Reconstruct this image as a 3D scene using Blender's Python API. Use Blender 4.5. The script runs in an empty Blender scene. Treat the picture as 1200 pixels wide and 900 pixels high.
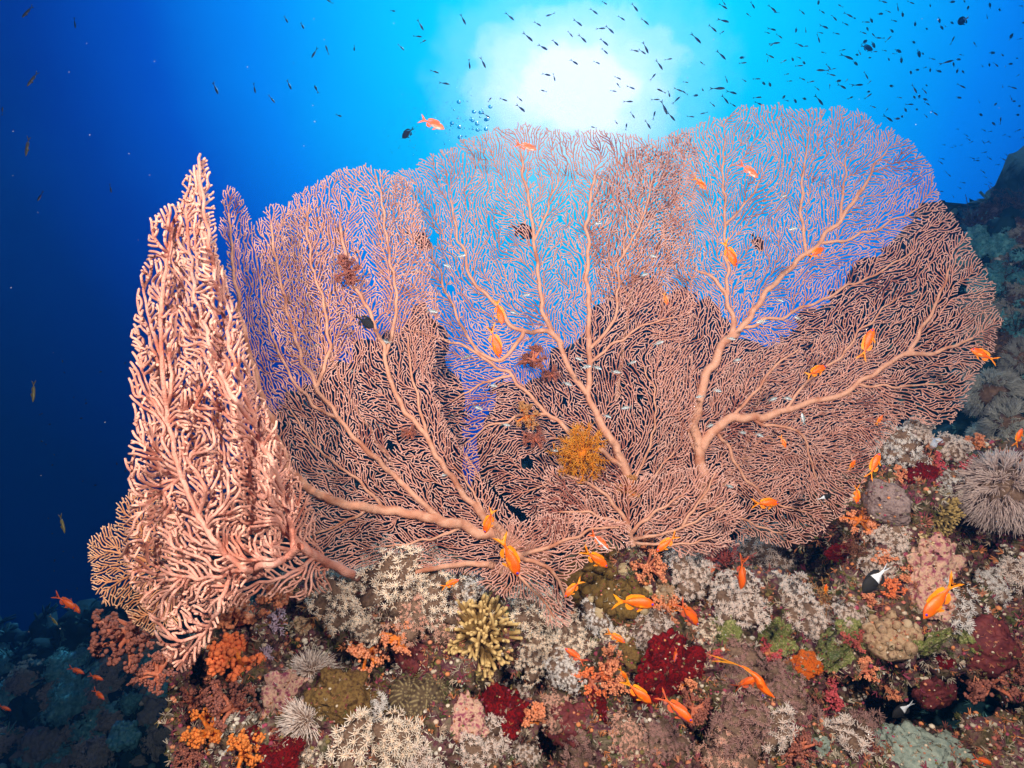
import bpy, bmesh, math, random
import numpy as np
from mathutils import Vector, Matrix, noise, kdtree
from mathutils.bvhtree import BVHTree
random.seed(7); RNG = np.random.default_rng(7)
S = bpy.context.scene
COL = S.collection
R = math.radians
F = 750.0                                   # focal length in photo pixels (1200 wide)

def P(px, py, Y):
    return Vector(((px - 600) / F * Y, Y, (450 - py) / F * Y))

# ------------------------------------------------------------------ camera
cam = bpy.data.cameras.new('camera'); cam.lens = 22.5; cam.sensor_width = 36
cam.clip_start = 0.02; cam.clip_end = 400
camo = bpy.data.objects.new('camera', cam); COL.objects.link(camo)
camo.rotation_euler = (R(90), 0, 0); S.camera = camo
cam.dof.use_dof = True; cam.dof.focus_distance = 1.95; cam.dof.aperture_fstop = 11.0

# ------------------------------------------------------------------ world: open water lit by the sun through the surface
SUN = P(674, 106, 1.0).normalized()
W = bpy.data.worlds.new('World'); S.world = W; W.use_nodes = True
nt = W.node_tree; nt.nodes.clear()
def N(nt, t, **k):
    n = nt.nodes.new(t)
    for a, b in k.items(): setattr(n, a, b)
    return n
def L(nt, a, b): nt.links.new(a, b)
def math_(nt, op, a, b=None, c=None):
    n = N(nt, 'ShaderNodeMath', operation=op)
    for i, v in enumerate((a, b, c)):
        if v is None: continue
        if hasattr(v, 'links') or hasattr(v, 'is_linked'): L(nt, v, n.inputs[i])
        else: n.inputs[i].default_value = v
    return n.outputs[0]
def ramp(nt, fac, stops, interp='LINEAR'):
    n = N(nt, 'ShaderNodeValToRGB'); n.color_ramp.interpolation = interp
    e = n.color_ramp.elements
    while len(e) < len(stops): e.new(0.5)
    for i, (p, c) in enumerate(stops):
        e[i].position = p; e[i].color = (c[0], c[1], c[2], 1)
    L(nt, fac, n.inputs[0]); return n.outputs[0]
def s2l(c):
    return tuple(((v/255)/12.92 if v/255 <= .04045 else ((v/255+.055)/1.055)**2.4) for v in c)
tc = N(nt, 'ShaderNodeTexCoord')
nz = N(nt, 'ShaderNodeTexNoise'); nz.inputs['Scale'].default_value = 6.0; nz.inputs['Detail'].default_value = 4
L(nt, tc.outputs['Generated'], nz.inputs['Vector'])
nz2 = N(nt, 'ShaderNodeTexNoise'); nz2.inputs['Scale'].default_value = 30.0; nz2.inputs['Detail'].default_value = 5
L(nt, tc.outputs['Generated'], nz2.inputs['Vector'])
dp = N(nt, 'ShaderNodeVectorMath', operation='DOT_PRODUCT'); L(nt, tc.outputs['Generated'], dp.inputs[0]); dp.inputs[1].default_value = SUN
nrm = N(nt, 'ShaderNodeVectorMath', operation='NORMALIZE'); L(nt, tc.outputs['Generated'], nrm.inputs[0])
L(nt, nrm.outputs[0], dp.inputs[0])
ang = math_(nt, 'MULTIPLY', math_(nt, 'ARCCOSINE', dp.outputs['Value']), 180/math.pi/100)   # angle from the sun / 100 deg
sep = N(nt, 'ShaderNodeSeparateXYZ'); L(nt, nrm.outputs[0], sep.inputs[0])
# the left of the open water is a little darker than the right, the deep is darkest
angw = math_(nt, 'ADD', ang, math_(nt, 'MULTIPLY', math_(nt, 'SUBTRACT', nz.outputs['Fac'], 0.5), 0.03))
asym = math_(nt, 'ADD', angw, math_(nt, 'MULTIPLY', sep.outputs['Z'], -0.12))
asym = math_(nt, 'ADD', asym, math_(nt, 'MULTIPLY', sep.outputs['X'], -0.05))
water = ramp(nt, asym, [(0.0, s2l((30, 232, 255))), (0.05, s2l((0, 222, 255))), (0.13, s2l((0, 188, 255))),
    (0.215, s2l((0, 134, 244))), (0.29, s2l((0, 70, 190))), (0.36, s2l((0, 34, 136))), (0.43, s2l((0, 14, 84))), (0.54, s2l((0, 5, 44))), (0.95, s2l((0, 4, 26)))])
# ragged bright window where the sun comes through the surface
sq = N(nt, 'ShaderNodeVectorMath', operation='SUBTRACT'); L(nt, nrm.outputs[0], sq.inputs[0]); sq.inputs[1].default_value = SUN+Vector((0.0, 0, 0.0))
sq2 = N(nt, 'ShaderNodeVectorMath', operation='MULTIPLY'); L(nt, sq.outputs[0], sq2.inputs[0]); sq2.inputs[1].default_value = (0.50, 0.57, 0.72)
sq3 = N(nt, 'ShaderNodeVectorMath', operation='LENGTH'); L(nt, sq2.outputs[0], sq3.inputs[0])
da = math_(nt, 'ADD', sq3.outputs['Value'], math_(nt, 'MULTIPLY', math_(nt, 'SUBTRACT', nz2.outputs['Fac'], 0.5), 0.035))
da = math_(nt, 'ADD', da, math_(nt, 'MULTIPLY', math_(nt, 'SUBTRACT', nz.outputs['Fac'], 0.5), 0.035))
disk = ramp(nt, da, [(0.0, (1, 1, 1)), (0.030, (1, 1, 1)), (0.050, (.62, .62, .62)), (0.069, (.38, .38, .38)), (0.082, (.13, .13, .13)), (0.12, (0, 0, 0))], 'EASE')
mx = N(nt, 'ShaderNodeMix', data_type='RGBA'); L(nt, disk, mx.inputs[0]); L(nt, water, mx.inputs[6]); mx.inputs[7].default_value = (1.15, 1.3, 1.35, 1)
bg = N(nt, 'ShaderNodeBackground'); L(nt, mx.outputs[2], bg.inputs[0]); bg.inputs[1].default_value = 1.0
wo = N(nt, 'ShaderNodeOutputWorld'); L(nt, bg.outputs[0], wo.inputs[0])
W.cycles.sampling_method = 'MANUAL'; W.cycles.sample_map_resolution = 512

# ------------------------------------------------------------------ sun from behind the fan, and the photographer's two strobes
sl = bpy.data.lights.new('sun', 'SUN'); sl.energy = 2.2; sl.angle = R(6); sl.color = (0.35, 0.8, 1.0)
so = bpy.data.objects.new('sun', sl); COL.objects.link(so)
sd = (SUN + Vector((0, 0, 0.45))).normalized()
so.rotation_euler = sd.to_track_quat('Z', 'Y').to_euler()
def strobe(loc, aim, e):
    d = bpy.data.lights.new('strobe', 'SPOT'); d.energy = e; d.spot_size = R(125); d.spot_blend = 0.85
    d.shadow_soft_size = 0.05; d.color = (1.0, 0.9, 0.8)
    o = bpy.data.objects.new('strobe', d); COL.objects.link(o); o.location = loc
    o.rotation_euler = (Vector(loc) - Vector(aim)).to_track_quat('Z', 'Y').to_euler()
strobe((-0.75, 0.05, 0.55), (-0.25, 2.0, -0.32), 180)
strobe((0.85, 0.0, 0.45), (0.25, 2.0, -0.40), 190)

S.view_settings.view_transform = 'Standard'; S.view_settings.look = 'None'
S.view_settings.exposure = 0; S.view_settings.gamma = 1; S.view_settings.use_curve_mapping = False
S.cycles.max_bounces = 4; S.cycles.diffuse_bounces = 2; S.cycles.glossy_bounces = 2; S.cycles.transmission_bounces = 3
S.cycles.volume_bounces = 0; S.cycles.use_denoising = True; S.cycles.caustics_reflective = False; S.cycles.caustics_refractive = False
try: S.cycles.denoiser = 'OPENIMAGEDENOISE'
except Exception: pass

# ------------------------------------------------------------------ helpers
def mat(name, stops, scale=20, rough=0.8, bump=0.3, bscale=80, attr=False, attr_tip=None, detail=4, spec=0.25, vor=None, sss=0):
    """noise-coloured surface; attr: mix towards attr_tip by the point attribute 'tip'; attr='col': colour from attribute 'col'"""
    m = bpy.data.materials.new(name); m.use_nodes = True; t = m.node_tree
    b = t.nodes['Principled BSDF']; b.inputs['Roughness'].default_value = rough
    b.inputs['Specular IOR Level'].default_value = spec
    c = N(t, 'ShaderNodeTexCoord')
    n = N(t, 'ShaderNodeTexNoise'); n.inputs['Scale'].default_value = scale; n.inputs['Detail'].default_value = detail
    L(t, c.outputs['Object'], n.inputs['Vector'])
    k = len(stops)
    if k == 1: stops = [stops[0], tuple(v*.7 for v in stops[0])]; k = 2
    col = ramp(t, n.outputs['Fac'], [(0.34 + 0.32*i/(k-1), s) for i, s in enumerate(stops)])
    if attr == 'col':
        a = N(t, 'ShaderNodeAttribute', attribute_name='col')
        q = N(t, 'ShaderNodeMix', data_type='RGBA', blend_type='MULTIPLY'); q.inputs[0].default_value = 1
        L(t, col, q.inputs[6]); L(t, a.outputs['Color'], q.inputs[7]); col = q.outputs[2]
    elif attr:
        a = N(t, 'ShaderNodeAttribute', attribute_name='tip')
        q = N(t, 'ShaderNodeMix', data_type='RGBA'); L(t, a.outputs['Fac'], q.inputs[0])
        L(t, col, q.inputs[6]); q.inputs[7].default_value = (*attr_tip, 1); col = q.outputs[2]
    L(t, col, b.inputs['Base Color'])
    if bump:
        if vor:
            v = N(t, 'ShaderNodeTexVoronoi'); v.inputs['Scale'].default_value = vor; L(t, c.outputs['Object'], v.inputs['Vector']); h = v.outputs['Distance']
        else:
            v = N(t, 'ShaderNodeTexNoise'); v.inputs['Scale'].default_value = bscale; v.inputs['Detail'].default_value = 3; L(t, c.outputs['Object'], v.inputs['Vector']); h = v.outputs['Fac']
        bp = N(t, 'ShaderNodeBump'); bp.inputs['Strength'].default_value = bump; bp.inputs['Distance'].default_value = 0.01
        L(t, h, bp.inputs['Height']); L(t, bp.outputs[0], b.inputs['Normal'])
    if sss: b.inputs['Subsurface Weight'].default_value = sss; b.inputs['Subsurface Radius'].default_value = (.01, .006, .004)
    return m

class MB:
    """collects vertices, faces and point attributes for ONE mesh"""
    def __init__(s): s.v = []; s.f = []; s.a = []; s.n = 0; s.m = []
    def add(s, v, f, a=None, m=0):
        v = np.asarray(v, dtype=np.float32); f = np.asarray(f, dtype=np.int64)
        s.v.append(v); s.f.append(f + s.n); s.n += len(v)
        if a is None: a = np.zeros(len(v), np.float32)
        s.a.append(np.broadcast_to(np.asarray(a, np.float32), (len(v),) if np.ndim(a) < 2 else (len(v), np.shape(a)[-1])))
        s.m.append(np.full(len(f), m))
    def mesh(s, name, mats, smooth=True):
        V = np.concatenate(s.v) if s.v else np.zeros((0, 3), np.float32)
        me = bpy.data.meshes.new(name)
        tris = [f for f in s.f]
        sizes = np.concatenate([np.full(len(f), f.shape[1]) for f in tris]); loops = np.concatenate([f.ravel() for f in tris])
        me.vertices.add(len(V)); me.vertices.foreach_set('co', V.ravel())
        me.loops.add(len(loops)); me.loops.foreach_set('vertex_index', loops.astype(np.int32))
        me.polygons.add(len(sizes)); st = np.concatenate([[0], np.cumsum(sizes)[:-1]])
        me.polygons.foreach_set('loop_start', st.astype(np.int32)); me.polygons.foreach_set('loop_total', sizes.astype(np.int32))
        me.polygons.foreach_set('use_smooth', np.full(len(sizes), smooth))
        me.polygons.foreach_set('material_index', np.concatenate(s.m).astype(np.int32))
        if s.a[0].ndim == 2:
            at = me.attributes.new('col', 'FLOAT_COLOR', 'POINT'); A = np.concatenate(s.a)
            A = np.concatenate([A, np.ones((len(A), 1), np.float32)], 1); at.data.foreach_set('color', A.ravel())
        else:
            at = me.attributes.new('tip', 'FLOAT', 'POINT'); at.data.foreach_set('value', np.concatenate(s.a))
        for m in (mats if isinstance(mats, (list, tuple)) else [mats]): me.materials.append(m)
        me.update(calc_edges=True); me.validate(); return me
def link(name, me, parent=None):
    o = bpy.data.objects.new(name, me); COL.objects.link(o)
    if parent: o.parent = parent
    return o
def tag(o, label=None, cat=None, group=None, kind=None):
    for k, v in (('label', label), ('category', cat), ('group', group), ('kind', kind)):
        if v: o[k] = v
    return o
def copy_tree(o, parent=None):
    c = o.copy(); COL.objects.link(c); c.parent = parent
    for ch in o.children: copy_tree(ch, c)
    return c

def tube(mb, pts, rad, n=5, cap=True, a=None, m=0):
    pts = np.asarray(pts, float); k = len(pts)
    if k < 2: return
    rad = np.broadcast_to(rad, (k,))
    d = np.gradient(pts, axis=0); d /= np.linalg.norm(d, axis=1)[:, None] + 1e-12
    ref = np.array([0.05, 1.0, 0.03]) if abs(d[:, 1]).mean() < .8 else np.array([1.0, 0.02, 0.05])
    u = np.cross(d, ref); u /= np.linalg.norm(u, axis=1)[:, None] + 1e-12
    w = np.cross(d, u)
    th = np.arange(n) * 2*math.pi/n
    V = pts[:, None] + rad[:, None, None] * (np.cos(th)[None, :, None]*u[:, None] + np.sin(th)[None, :, None]*w[:, None])
    V = V.reshape(-1, 3)
    i = np.arange(k-1)[:, None]*n; j = np.arange(n)[None]; jn = (j+1) % n
    Fq = np.stack([i+j, i+jn, i+n+jn, i+n+j], -1).reshape(-1, 4)
    A = np.zeros(k) if a is None else np.broadcast_to(a, (k,))
    mb_a = np.repeat(A, n)
    if cap:
        tip = pts[-1] + d[-1]*rad[-1]*.9
        base = len(V); V = np.vstack([V, tip]); mb_a = np.append(mb_a, A[-1])
        mb.add(V, Fq, mb_a, m)
        t = np.stack([(k-1)*n + np.arange(n), (k-1)*n + (np.arange(n)+1) % n, np.full(n, base)], -1)
        mb.f.append(t + mb.n - len(V)); mb.m.append(np.full(n, m))
    else: mb.add(V, Fq, mb_a, m)

def ico(sub):
    bm = bmesh.new(); bmesh.ops.create_icosphere(bm, subdivisions=sub, radius=1)
    v = np.array([p.co[:] for p in bm.verts]); f = np.array([[q.index for q in p.verts] for p in bm.faces]); bm.free(); return v, f
ICO1, ICO2, ICO3, ICO5 = ico(1), ico(2), ico(3), ico(5)
def fbm(p, s, o=3, seed=0):
    return noise.fractal(Vector(p)*s + Vector((seed*7.3, seed*3.1, -seed*5.7)), 1.0, 2.0, o)

# ------------------------------------------------------------------ sea fan growth (open venation filling an outline)
def inside(poly, x, y):
    c = np.zeros(len(x), bool); n = len(poly); j = n-1
    for i in range(n):
        xi, yi = poly[i]; xj, yj = poly[j]
        m = ((yi > y) != (yj > y)) & (x < (xj-xi)*(y-yi)/(yj-yi+1e-9)+xi); c ^= m; j = i
    return c
def resample(pl, step):
    pl = np.asarray(pl, float)
    for _ in range(2):   # corner cutting
        q = [pl[0]]
        for a, b in zip(pl[:-1], pl[1:]): q += [a*.75+b*.25, a*.25+b*.75]
        q.append(pl[-1]); pl = np.array(q)
    s = np.concatenate([[0], np.cumsum(np.linalg.norm(np.diff(pl[:, :2], axis=0), axis=1))])
    t = np.linspace(0, s[-1], max(2, int(s[-1]/step)+1))
    return np.stack([np.interp(t, s, pl[:, k]) for k in range(pl.shape[1])], 1)
def grow(poly, stems, sp, seed, wig=1.0, join=0.5, side=0.6, bars=.8, holes=.72):
    """2D network in photo-pixel units: twigs run along a flow field set by the stems, fork where there is room, fuse where they meet"""
    rr_ = random.Random(seed); poly = np.array(poly, float); step = sp*0.45
    lo = poly.min(0)-14; hi = poly.max(0)+14; w_, h_ = int(hi[0]-lo[0])+2, int(hi[1]-lo[1])+2
    gx, gy = np.meshgrid(np.arange(w_)+lo[0], np.arange(h_)+lo[1])
    jt = np.array([[noise.noise(Vector((x*.05, y*.05, seed)))*8 + noise.noise(Vector((x*.2, y*.2, seed+3)))*6 for x in np.arange(0, w_+8, 4)] for y in np.arange(0, h_+8, 4)])
    jt = jt.repeat(4, 0).repeat(4, 1)[:h_, :w_]
    cen = poly.mean(0); vx, vy = gx-cen[0], gy-cen[1]; vl = np.hypot(vx, vy)+1e-6
    mask = inside(poly, (gx+vx/vl*jt).ravel(), (gy+vy/vl*jt).ravel()).reshape(h_, w_)
    gap = np.array([[noise.noise(Vector((x*.045, y*.045, seed+9))) + .35*noise.noise(Vector((x*.13, y*.13, seed+5))) for x in np.arange(0, w_+8, 3)] for y in np.arange(0, h_+8, 3)])
    mask &= gap.repeat(3, 0).repeat(3, 1)[:h_, :w_] < holes
    pos = []; par = []; dr = []; stem = []; rad = []; grid = {}; cs = sp
    def addn(x, y, pa, dx, dy, sf, r_):
        i = len(pos); pos.append((x, y)); par.append(pa); dr.append((dx, dy)); stem.append(sf); rad.append(r_)
        grid.setdefault((int(x//cs), int(y//cs)), []).append(i); return i
    chains = []
    for st_ in stems:
        q = resample(st_['p'], step); n = len(q); r0, r1 = st_['r']; rr = r0 + (r1-r0)*np.linspace(0, 1, n)**0.8
        w = np.array([[noise.noise(Vector((k*.05*step, seed+st_['p'][0][0], 1)))*5, noise.noise(Vector((k*.05*step, 5, seed+st_['p'][0][1])))*5] for k in range(n)])
        w *= np.minimum(1, np.arange(n)/15)[:, None]*np.minimum(1, (n-1-np.arange(n))/15)[:, None]
        q = q+w; pa = -1; ch = []
        if pos:
            dd = np.hypot(*(np.array(pos)-q[0]).T); k = dd.argmin()
            if dd[k] < 14: pa = int(k); ch.append(pa)
        for k in range(n):
            d = q[min(k+1, n-1)]-q[max(k-1, 0)]; d /= np.linalg.norm(d)+1e-9
            pa = addn(q[k][0], q[k][1], pa, d[0], d[1], 1, rr[k]); ch.append(pa)
        chains.append(ch)
    SP = np.array(pos); SD = np.array(dr); SR = np.array(rad); c8 = 6
    fw, fh = w_//c8+2, h_//c8+2; FL = np.zeros((fh, fw))
    for b in range(fh):
        for a in range(fw):
            x, y = lo[0]+a*c8, lo[1]+b*c8
            v = np.array([x, y])-SP; d2 = (v**2).sum(1); k = d2.argmin(); dk = math.sqrt(d2[k])
            wt = SR/(d2+60)**1.2; t = (SD*wt[:, None]).sum(0)/wt.sum(); t /= np.linalg.norm(t)+1e-6
            o = v[k]/(dk+1e-6)
            f = t + o*side*min(1, .25+dk/30)
            FL[b, a] = math.atan2(f[1], f[0]) + wig*(noise.noise(Vector((x/26, y/26, seed*1.3)))*.9 + noise.noise(Vector((x/70, y/70, seed*2.3)))*.7)
    FX, FY = np.cos(FL), np.sin(FL)
    def flow(x, y):
        a = min(fw-1, max(0, int((x-lo[0])/c8+.5))); b = min(fh-1, max(0, int((y-lo[1])/c8+.5))); return FX[b, a], FY[b, a]
    def ok(x, y):
        a, b = int(x-lo[0]), int(y-lo[1]); return 0 <= a < w_ and 0 <= b < h_ and mask[b, a]
    def near(x, y, rmax, skip=()):
        best = rmax; bi = -1; cx, cy = int(x//cs), int(y//cs)
        for i in (cx-1, cx, cx+1):
            for j in (cy-1, cy, cy+1):
                for k in grid.get((i, j), ()):
                    p = pos[k]; d = math.hypot(p[0]-x, p[1]-y)
                    if d < best and k not in skip: best = d; bi = k
        return best, bi
    tips = []
    def try_fork(i, ang, room):
        x, y = pos[i]; dx, dy = dr[i]
        for sgn in rr_.sample((-1, 1), 2):
            a = sgn*ang; ex, ey = dx*math.cos(a)-dy*math.sin(a), dx*math.sin(a)+dy*math.cos(a)
            r0 = rad[i] if stem[i] else 0
            tx, ty = x+ex*(sp*1.25+r0*.6), y+ey*(sp*1.25+r0*.6)
            if not ok(tx, ty): continue
            if near(tx, ty, room)[0] >= room: tips.append((i, ex, ey, 0)); return True
        return False
    fused = {}
    def run():
        while tips:
            batch = tips[:]; tips.clear(); rr_.shuffle(batch)
            for (i, dx, dy, age) in batch:
                x, y = pos[i]; fx, fy = flow(x, y); anc = []; k = i
                for _ in range(7):
                    if k < 0: break
                    anc.append(k); k = par[k]
                nw = rr_.gauss(0, .16)
                vx_, vy_ = .62*dx+.38*fx-nw*dy, .62*dy+.38*fy+nw*dx
                # steer away from neighbours
                l = math.hypot(vx_, vy_)+1e-9; vx_ /= l; vy_ /= l
                qx, qy = x+vx_*step*1.6, y+vy_*step*1.6
                d, j = near(qx, qy, sp*.95, anc)
                if j >= 0 and age > 1:
                    ox, oy = qx-pos[j][0], qy-pos[j][1]; ol = math.hypot(ox, oy)+1e-6; s_ = .55*(1-d/(sp*.95))*1.6
                    vx_ += ox/ol*s_; vy_ += oy/ol*s_; l = math.hypot(vx_, vy_)+1e-9; vx_ /= l; vy_ /= l
                qx, qy = x+vx_*step, y+vy_*step
                if not ok(qx, qy): continue
                thr = sp*.30 if age < 3 else sp*.62
                d, j = near(qx, qy, thr, anc)
                if j >= 0:
                    if age > 2 and rr_.random() < join: fused[i] = j
                    continue
                n = addn(qx, qy, i, vx_, vy_, 0, 0)
                tips.append((n, vx_, vy_, age+1))
                if age > 2 and rr_.random() < .45: try_fork(n, rr_.uniform(.6, .95), sp*.82)
    idx = list(range(len(pos))); rr_.shuffle(idx)
    for i in idx:
        if rr_.random() < .5: try_fork(i, rr_.uniform(.45, .8), sp*.85)
    for i in (c[-1] for c in chains): tips.append((i, dr[i][0], dr[i][1], 0))
    run()
    for room in (.8, .72, .66):
        for _ in range(2):
            idx = list(range(len(pos))); rr_.shuffle(idx)
            for i in idx: try_fork(i, rr_.uniform(.6, 1.3), sp*room)
            # forks of one round must not start on top of each other
            seen = {}; keep = []
            for t in tips:
                c = (int((pos[t[0]][0]+t[1]*sp)//sp), int((pos[t[0]][1]+t[2]*sp)//sp))
                if c not in seen: seen[c] = 1; keep.append(t)
            tips[:] = keep; run()
    pos = np.array(pos); n = len(pos)
    kids = [[] for _ in range(n)]
    for i, p in enumerate(par):
        if p >= 0 and not stem[i]: kids[p].append(i)
    size = np.ones(n)
    for i in range(n-1, -1, -1):
        if par[i] >= 0 and not stem[i]: size[par[i]] += size[i]
    # branch polylines: each follows its biggest child
    lines = []
    start = [(i, c) for i in range(n) for c in ([k for k in kids[i]] if stem[i] else [])]
    while start:
        p, c = start.pop(); ln = [p, c]
        while True:
            ks = kids[c]
            if not ks: break
            ks = sorted(ks, key=lambda q: -size[q])
            for q in ks[1:]: start.append((c, q))
            c = ks[0]; ln.append(c)
        lines.append(ln)
    lines = [l for l in lines if len(l) > 2]
    out = [l+[fused[l[-1]]] if l[-1] in fused else l for l in lines]
    own = {}
    for k_, l in enumerate(lines):
        for q in l[1:]: own[q] = k_
    last = {}
    for k_, l in enumerate(lines):      # short bars between neighbouring twigs close the net
        c = rr_.randint(3, 9)
        for q in l[2:]:
            c -= 1
            if c > 0: continue
            dx, dy = dr[q]; best = None
            for i in range(int(pos[q][0]//cs)-1, int(pos[q][0]//cs)+2):
                for j in range(int(pos[q][1]//cs)-1, int(pos[q][1]//cs)+2):
                    for m_ in grid.get((i, j), ()):
                        if own.get(m_, -1) in (k_, -1): continue
                        vx_, vy_ = pos[m_][0]-pos[q][0], pos[m_][1]-pos[q][1]; dd = math.hypot(vx_, vy_)
                        if dd < sp*.4 or dd > sp*1.45: continue
                        al = (vx_*dx+vy_*dy)/dd
                        if .0 < al < .75 and (best is None or dd < best[0]): best = (dd, m_)
            if best and rr_.random() < bars:
                mid = len(pos); w_2 = (pos[q]+pos[best[1]])/2+np.array([rr_.gauss(0, .3), rr_.gauss(0, .3)])
                pos = np.vstack([pos, w_2[None]]); size = np.append(size, 1); out.append([q, mid, best[1]]); c = rr_.randint(4, 10)
    return pos, out, size, chains, np.array(rad)

def fan_meshes(spec, mstem, mnet):
    """3D tubes for one sea fan; returns (net mesh, [stem meshes])"""
    sp = spec['sp']; pos, lines, size, chains, rad = grow(spec['poly'], spec['stems'], sp, spec['seed'],
            wig=spec.get('wig', 1.0), join=spec.get('join', .6), side=spec.get('side', .6), bars=spec.get('bars', .8), holes=spec.get('holes', .72))
    Yf = spec['Y']; rt = spec.get('r', .85); jz = spec.get('jz', .006)
    def to3(q, off=0): 
        return np.array([P(x, y, Yf(x, y)+off)[:] for x, y in q])
    net = MB()
    onstem = set(i for c in chains for i in c)
    for l in lines:
        q = pos[l].copy()
        for _ in range(2): q[1:-1] = q[1:-1]*.4 + (q[:-2]+q[2:])*.3
        k = len(l); off = noise.noise(Vector((q[-1][0]*.09, q[-1][1]*.09, spec['seed'])))*jz*2
        w3 = np.minimum(1, np.arange(k)/6)*off
        p3 = np.array([P(x, y, Yf(x, y)+w3[i])[:] for i, (x, y) in enumerate(q)])
        s_ = size[l]; rr = rt*(1+0.07*np.log2(np.maximum(1, s_)))
        rr[0] = rr[1] if k > 1 else rr[0]
        rr = rr*p3[:, 1]/F
        tube(net, p3, rr, spec.get('n', 4), a=np.clip(1-np.arange(k)[::-1]/7., 0, 1))
    stems = []
    for ch in chains:
        q = pos[ch]; p3 = to3(q, -.004); mb = MB()
        r_ = np.where(rad[ch] > 5, rad[ch]*.92, rad[ch]*.74); r_ = r_*(1+.10*np.array([noise.noise(Vector((i*.35, spec['seed'], ch[-1]*.1))) for i in range(len(ch))]))
        tube(mb, p3, np.maximum(r_, .6)*p3[:, 1]/F, 8); stems.append(mb.mesh('stem', mstem))
    return net.mesh('branchlets', mnet), stems
# ------------------------------------------------------------------ fan materials
FAN = mat('fan_skin', [s2l((164, 100, 86)), s2l((206, 144, 124)), s2l((218, 160, 142)), s2l((192, 130, 112)), s2l((224, 172, 154))], scale=5, rough=.75, bump=.35, bscale=260, attr=True, attr_tip=s2l((230, 182, 166)))  # patchy skin tone also paints in the uneven shading of the folds
FANS = mat('fan_stem_skin', [s2l((198, 136, 108)), s2l((220, 166, 138)), s2l((184, 120, 92))], scale=14, rough=.75, bump=.3, bscale=150)
NEAR = mat('near_fan_skin', [s2l((190, 112, 90)), s2l((216, 148, 128)), s2l((226, 168, 150)), s2l((206, 130, 108))], scale=10, rough=.7, bump=.5, bscale=240, attr=True, attr_tip=s2l((238, 180, 158)))
PALE = mat('pale_fan_skin', [s2l((214, 140, 92)), s2l((232, 170, 126))], scale=10, rough=.75, bump=0, attr=True, attr_tip=s2l((240, 190, 150)))

def wav(x, y, sx, sy, seed): return noise.noise(Vector((x/sx, y/sy, seed)))
def Yright(x, y): return 2.04 + 0.05*wav(x, y, 110, 160, 1) + 0.015*wav(x, y, 35, 60, 2) + 0.00010*(x-820) - 0.0003*max(0, x-1000)
def Ycent(x, y): return 1.98 + 0.06*wav(x, y, 90, 150, 3) + 0.015*wav(x, y, 30, 60, 4) + 0.0002*max(0, 500-y)
def Yleft(x, y): return 1.78 + 0.0006*(x-300) + 0.06*wav(x, y, 60, 200, 5) + 0.02*wav(x, y, 30, 70, 6)
def Ynear(x, y):
    c = 232 + (y-200)*0.12
    return 1.34 + 0.0012*max(0, x-c) + 0.0006*max(0, c-x) + 0.11*wav(x, y, 24, 230, 8) + 0.03*wav(x, y, 18, 40, 9)
def Ynear2(x, y): return 1.50 + 0.0010*(x-200) + 0.004*max(0, x-360) + 0.06*wav(x, y, 30, 200, 18)

def build_fan(name, label, spec, mstem=FANS, mnet=FAN, group=None):
    base = spec['stems'][0]['p'][0]; b = P(base[0], base[1], spec['Y'](*base))
    root = bpy.data.objects.new(name, None); COL.objects.link(root); root.location = b; root.empty_display_size = .05
    tag(root, label, 'sea fan', group)
    net, stems = fan_meshes(spec, mstem, mnet)
    o = link('branchlets', net, root); o.matrix_parent_inverse = Matrix.Translation(-b)
    for me in stems:
        o = link('stem', me, root); o.matrix_parent_inverse = Matrix.Translation(-b)
    return root
def st(r, *p): return dict(r=r, p=list(p))

RIGHT = dict(sp=3.0, r=.51, seed=11, Y=Yright, n=4,
  poly=[(757,650),(750,600),(765,560),(775,480),(762,420),(768,330),(778,250),(772,200),(782,160),(830,138),(868,128),(900,120),(940,127),(985,122),(1020,140),(1060,158),(1090,190),(1100,228),(1128,262),(1142,295),(1162,332),(1173,372),(1168,412),(1150,432),(1133,457),(1124,488),(1092,502),(1055,490),(1032,525),(1012,562),(985,602),(958,628),(922,642),(880,630),(832,655),(795,640)],
  stems=[st((7.6,3.0),(828,588),(824,572),(822,540),(813,500),(820,462),(833,428),(853,395),(870,384),(890,355),(905,335),(925,313),(945,298),(960,285),(980,262),(996,243),(1012,220)),
    st((6.5,3.2),(822,526),(838,500),(860,490),(885,489),(918,483),(950,470),(985,465),(1005,450),(1035,430),(1055,417),(1070,410)),
    st((4.5,2.0),(1060,415),(1085,415),(1110,410),(1140,396)),
    st((3.5,1.6),(1066,410),(1082,385),(1100,350),(1112,315)),
    st((5.0,2.2),(853,398),(862,382),(855,372),(852,345),(838,325),(818,318)),
    st((3.0,1.5),(853,345),(850,300),(850,250),(846,205),(850,165)),
    st((2.6,1.3),(851,262),(868,246),(882,228),(890,212)),
    st((3.0,1.4),(945,298),(940,262),(938,225),(945,180),(948,150)),
    st((2.8,1.3),(960,285),(1000,280),(1040,262),(1075,245)),
    st((2.6,1.3),(985,255),(988,220),(992,180)),
    st((2.6,1.3),(1012,220),(1025,195),(1040,175)),
    st((2.8,1.4),(880,490),(897,500),(930,500),(944,515),(950,535),(956,560)),
    st((3.0,1.4),(835,500),(850,520),(872,560),(905,590),(945,600)),
    st((2.6,1.3),(824,560),(800,580),(780,610)),
    st((2.8,1.3),(820,535),(800,500),(790,455),(785,410)),
    st((3.0,1.4),(870,384),(905,375),(945,360),(985,340),(1030,320),(1070,295)),
    st((2.6,1.3),(918,483),(950,440),(985,420),(1010,385),(1050,350)),
    st((3.0,1.4),(857,490),(885,460),(905,430),(935,410)),
    st((2.8,1.3),(828,590),(850,600),(890,618),(920,625)),
    st((2.4,1.2),(1005,450),(1040,455),(1080,450),(1115,450))])
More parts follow.
